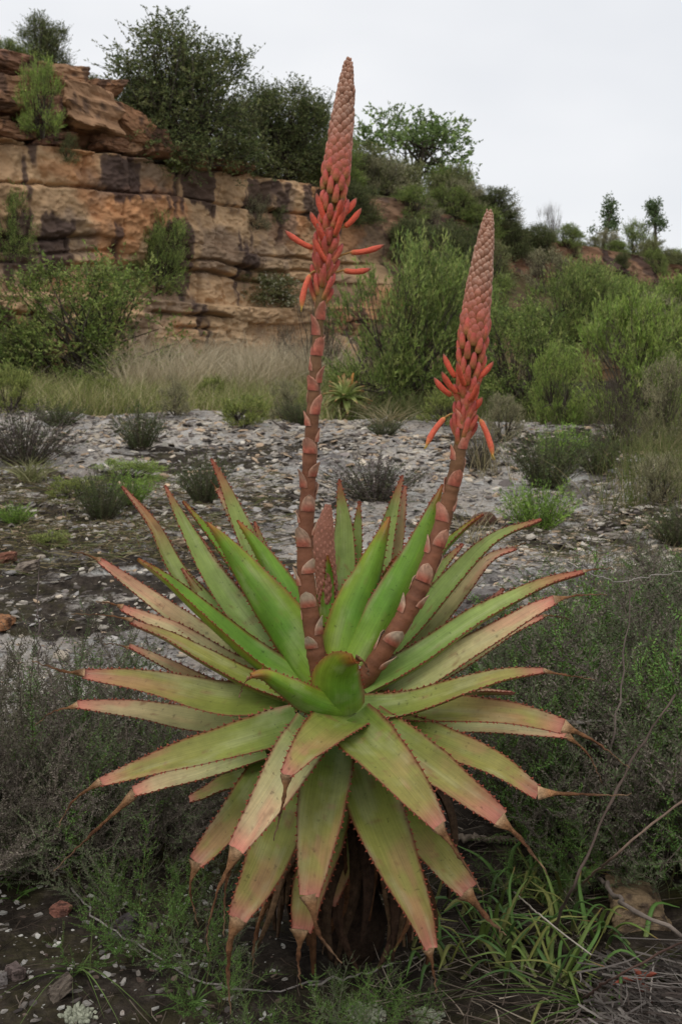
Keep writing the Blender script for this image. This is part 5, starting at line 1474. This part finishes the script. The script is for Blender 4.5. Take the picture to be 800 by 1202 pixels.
stick('dry_branch', [(668, 660, 2.9), (720, 683, 2.8), (760, 676, 2.8), (820, 668, 2.8)], .002, .0015, lin(160, 152, 144), 'thin pale twig arching over the right-hand heath')

# strap-leaved plants: narrow fleshy green leaves
def strap_plant(px, py, n, lnpx, label, seed, spread=1.0):
    r = np.random.default_rng(seed)
    p = hit(px, py)
    o = empty('strap_leaved_plant', tuple(p)); tag(o, label, 'plant')
    for i in range(n):
        a = i * 2.399 + r.normal() * .4
        ln = lnpx * p[1] / F * r.uniform(.6, 1.15)
        e = r.uniform(.15, 1.1)
        d = np.array([math.cos(a) * math.cos(e), math.sin(a) * math.cos(e), math.sin(e)])
        b = r.normal(size=3) * [.035 * spread, .03 * spread, 0] + [0, 0, -.004]
        q = spline([b, b + d * ln * .5 + [0, 0, .02], b + d * ln + np.array([r.normal() * .02, r.normal() * .02, -ln * .25 * r.random()])], 12)
        q[:, 2] = np.maximum(q[:, 2], -.004)
        T, N, B = frames(q, np.array([0, 0, 1.0]))
        t = np.linspace(0, 1, 12)
        hw = r.uniform(.0035, .0055) * (1 - .8 * t ** 2.5)
        k = 8; an = np.arange(k) / k * 6.2832
        v = q[:, None] + (hw[:, None] * np.cos(an))[..., None] * B[:, None] + (hw[:, None] * .42 * np.sin(an))[..., None] * N[:, None]
        g = [lin(92, 124, 60), lin(84, 112, 60), lin(112, 132, 66), lin(128, 130, 70)][r.integers(0, 4)] * r.uniform(.75, 1.1)
        tipc = lin(150, 104, 70) if r.random() < .3 else g
        mb = MB(); mb.add(v.reshape(-1, 3), grid_faces(12, k, True), cramp(np.repeat(t, k), [(0, lin(150, 150, 96)), (.2, g), (.8, g), (1, tipc)]))
        mb.build('leaf', M_LEAF, o)
for i, (px, py, n, ln, lab) in enumerate([(600, 1110, 26, 105, 'strap-leaved green plant by the dry twisted leaf ends'), (650, 1150, 28, 115, 'largest strap-leaved green plant, spreading toward the dead grass'), (560, 1075, 20, 85, 'strap-leaved plant just under the lower right aloe leaves'),
                                          (655, 1055, 22, 90, 'strap-leaved plant below the knobbly grey branch'), (530, 1130, 14, 70, 'small strap-leaved plant on the dark soil'), (700, 1095, 16, 85, 'strap-leaved plant touching the tan lichened rock'), (610, 1040, 16, 80, 'upright strap-leaved plant behind the dry twisted leaf ends')]):
    strap_plant(px, py, n, ln, lab, 700 + i)
def near_grass(name, px, py, n, hpx, cols, label, seed, wid, spread, droop, cat='grass'):
    r = np.random.default_rng(seed)
    p = hit(px, py)
    H = hpx * p[1] / F
    mb = MB()
    root = r.normal(size=(n, 3)) * [.012, .012, 0] + [0, 0, -.004]
    a = r.random(n) * 6.28
    d = np.stack([np.cos(a) * spread, np.sin(a) * spread, np.ones(n)], -1)
    bend = np.stack([np.cos(a) * droop, np.sin(a) * droop, -droop * np.ones(n) * .9], -1)
    blades(mb, root, d, bend, H * r.uniform(.6, 1.2, n), wid, pick(r, cols, n), r, 7)
    o = mb.build(name, M_GRASS); o.location = p
    return tag(o, label, cat)
near_grass('grass_tussock', 88, 1142, 16, 120, [lin(96, 116, 62), lin(112, 126, 76)], 'wiry green grass tuft on the mossy soil', 1, .004, .8, .8)
near_grass('grass_tussock', 655, 915, 60, 95, [lin(104, 138, 70), lin(88, 120, 58)], 'fresh green grass tuft between the right aloe leaf ends', 2, .004, .45, .25)
near_grass('grass_tussock', 632, 985, 30, 80, [lin(104, 132, 66), lin(120, 136, 80)], 'sparse grass under the lower right aloe leaves', 3, .004, .6, .4)
near_grass('grass_tussock', 700, 1185, 26, 130, [lin(108, 130, 66), lin(88, 112, 56)], 'long green grass blades in front of the strap-leaved plants', 4, .004, 1.0, .7)
near_grass('grass_tussock', 455, 1180, 26, 55, [lin(92, 118, 58), lin(80, 104, 52)], 'short green blades on dark soil before the longest front leaf', 5, .004, .7, .5)
near_grass('grass_tussock', 18, 1055, 14, 30, [lin(96, 128, 60)], 'tiny green tuft near the pinkish stone', 6, .004, .9, .4)
near_grass('grass_tussock', 228, 1180, 22, 46, [lin(86, 112, 56)], 'short grass tuft by the end of the creeping grey stem', 7, .004, .7, .5)
# thatch of dead grass and litter (uncountable)
def litter(name, n, box, ln, cols, label, seed, wid=.003, lift=.03, flow=None):
    r = np.random.default_rng(seed)
    px = r.uniform(box[0], box[2], n); yy = r.uniform(box[1], box[3], n)
    xx = (px - 400) / F * yy
    root = np.stack([xx, yy, ground_z(xx, yy) + r.random(n) * lift], -1)
    a = r.random(n) * 6.28 if flow is None else flow + r.normal(size=n) * .5
    d = np.stack([np.cos(a), np.sin(a), r.normal(size=n) * .15], -1)
    mb = MB()
    blades(mb, root, d, r.normal(size=(n, 3)) * [.3, .3, .05], r.uniform(*ln, n), wid, pick(r, cols, n, .25), r, 4)
    return tag(mb.build(name, M_GRASS), label, 'litter', kind='stuff')
litter('dead_grass_thatch', 1500, (690, 1.55, 900, 2.05), (.06, .22), [lin(120, 112, 106), lin(98, 90, 84), lin(142, 134, 126), lin(84, 74, 68)], 'grey thatch of dead grass round the tan rock', 1, .0035, .06, -.9)
litter('leaf_litter', 1600, (430, 1.7, 760, 3.0), (.03, .14), [lin(96, 84, 74), lin(124, 112, 98), lin(70, 60, 52), lin(150, 138, 122)], 'twiggy litter under the right side of the aloe', 2, .0024, .02)
litter('leaf_litter', 900, (-60, 1.6, 420, 2.9), (.02, .09), [lin(84, 72, 62), lin(66, 56, 48), lin(116, 104, 92)], 'twiggy litter under the left side of the aloe', 3, .0022, .012)
litter('leaf_litter', 5000, (-60, 5.6, 330, 9.5), (.05, .16), [lin(112, 98, 74), lin(90, 80, 58), lin(128, 118, 88), lin(96, 100, 60)], 'dry plant litter on the stony left side of the shelf', 4, .006, .03)
grass_field('ground_cover', 5200, zone(-60, 235, 6.0, 10.5), [lin(120, 112, 72), lin(104, 104, 60), lin(136, 124, 92), lin(110, 122, 62), lin(128, 104, 76)], (0.03, 0.13), 0.006, 9, 'short weedy growth on the stony left side of the shelf', 0.7, tuss=420)
grass_field('ground_cover', 2600, zone(640, 860, 5.0, 9.5), [lin(112, 108, 76), lin(96, 104, 60), lin(132, 120, 92)], (0.04, 0.18), 0.005, 10, 'short weedy growth between shelf and right-hand heath', 0.6, tuss=220)
litter('leaf_litter', 3000, (430, 3.2, 860, 8.5), (.04, .14), [lin(112, 100, 84), lin(90, 82, 66), lin(128, 118, 98), lin(84, 90, 60)], 'dry plant litter on the right side of the shelf', 5, .005, .03)
# pale cushions of lichen
def lichen(px, py, wpx, label, seed):
    r = np.random.default_rng(seed)
    p = hit(px, py); R_ = wpx * p[1] / F / 2
    mb = MB()
    for i in range(120):
        a = r.random() * 6.28; q = math.sqrt(r.random())
        b = np.array([math.cos(a) * q * R_, math.sin(a) * q * R_ * .8, 0])
        h_ = R_ * .5 * (1.1 - q * q) * r.uniform(.6, 1.1)
        e = b + np.array([r.normal() * .006, r.normal() * .006, h_])
        tube(mb, spline([b - [0, 0, .004], (b + e) / 2 + r.normal(size=3) * .002, e], 5), [.0015, .0022, .003, .0034, .0012], 6, lin(176, 178, 156) * r.uniform(.6, 1.0))
    o = mb.build('lichen_cushion', M_LICHEN); o.location = p
    return tag(o, label, 'lichen')
lichen(92, 1194, 42, 'pale branched lichen cushion on the mossy soil', 1)
lichen(430, 1194, 50, 'pale lichen cushion under the longest front aloe leaf', 2)
lichen(500, 1196, 40, 'smaller pale lichen cushion beside the other on dark soil', 3)
# a sprig of red leaves
p = hit(752, 1182); o = empty('red_leaf_sprig', tuple(p)); tag(o, 'sprig of rusty red leaves over the dead grass', 'plant')
r = np.random.default_rng(9)
mb = MB(); top = at(752, 1150, p[1]) - p
tube(mb, spline([[0, 0, -.01], top * .5 + [.004, 0, 0], top], 6), .0014, 5, lin(110, 74, 58)); mb.build('stem', M_BARK, o)
for (dx, dz, ln) in [(-.05, -.004, 1), (.018, -.045, 1), (.035, .02, .7), (-.02, .03, .7), (.004, -.05, .9)]:
    q = spline([top, top + np.array([dx * .5, -.004, dz * .5 + .004]) * ln, top + np.array([dx, -.01, dz]) * ln], 7)
    T, N, B = frames(q, np.array([0, -1.0, .3])); hw = np.array([.001, .004, .0058, .0062, .005, .003, .0004])
    v = np.stack([q + B * hw[:, None], q - N * .0012, q - B * hw[:, None], q + N * .0004], 1)
    mb = MB(); mb.add(v.reshape(-1, 3), grid_faces(7, 4, True), lin(158, 84, 66) * r.uniform(.8, 1.1)); mb.build('leaf', M_LEAF, o)
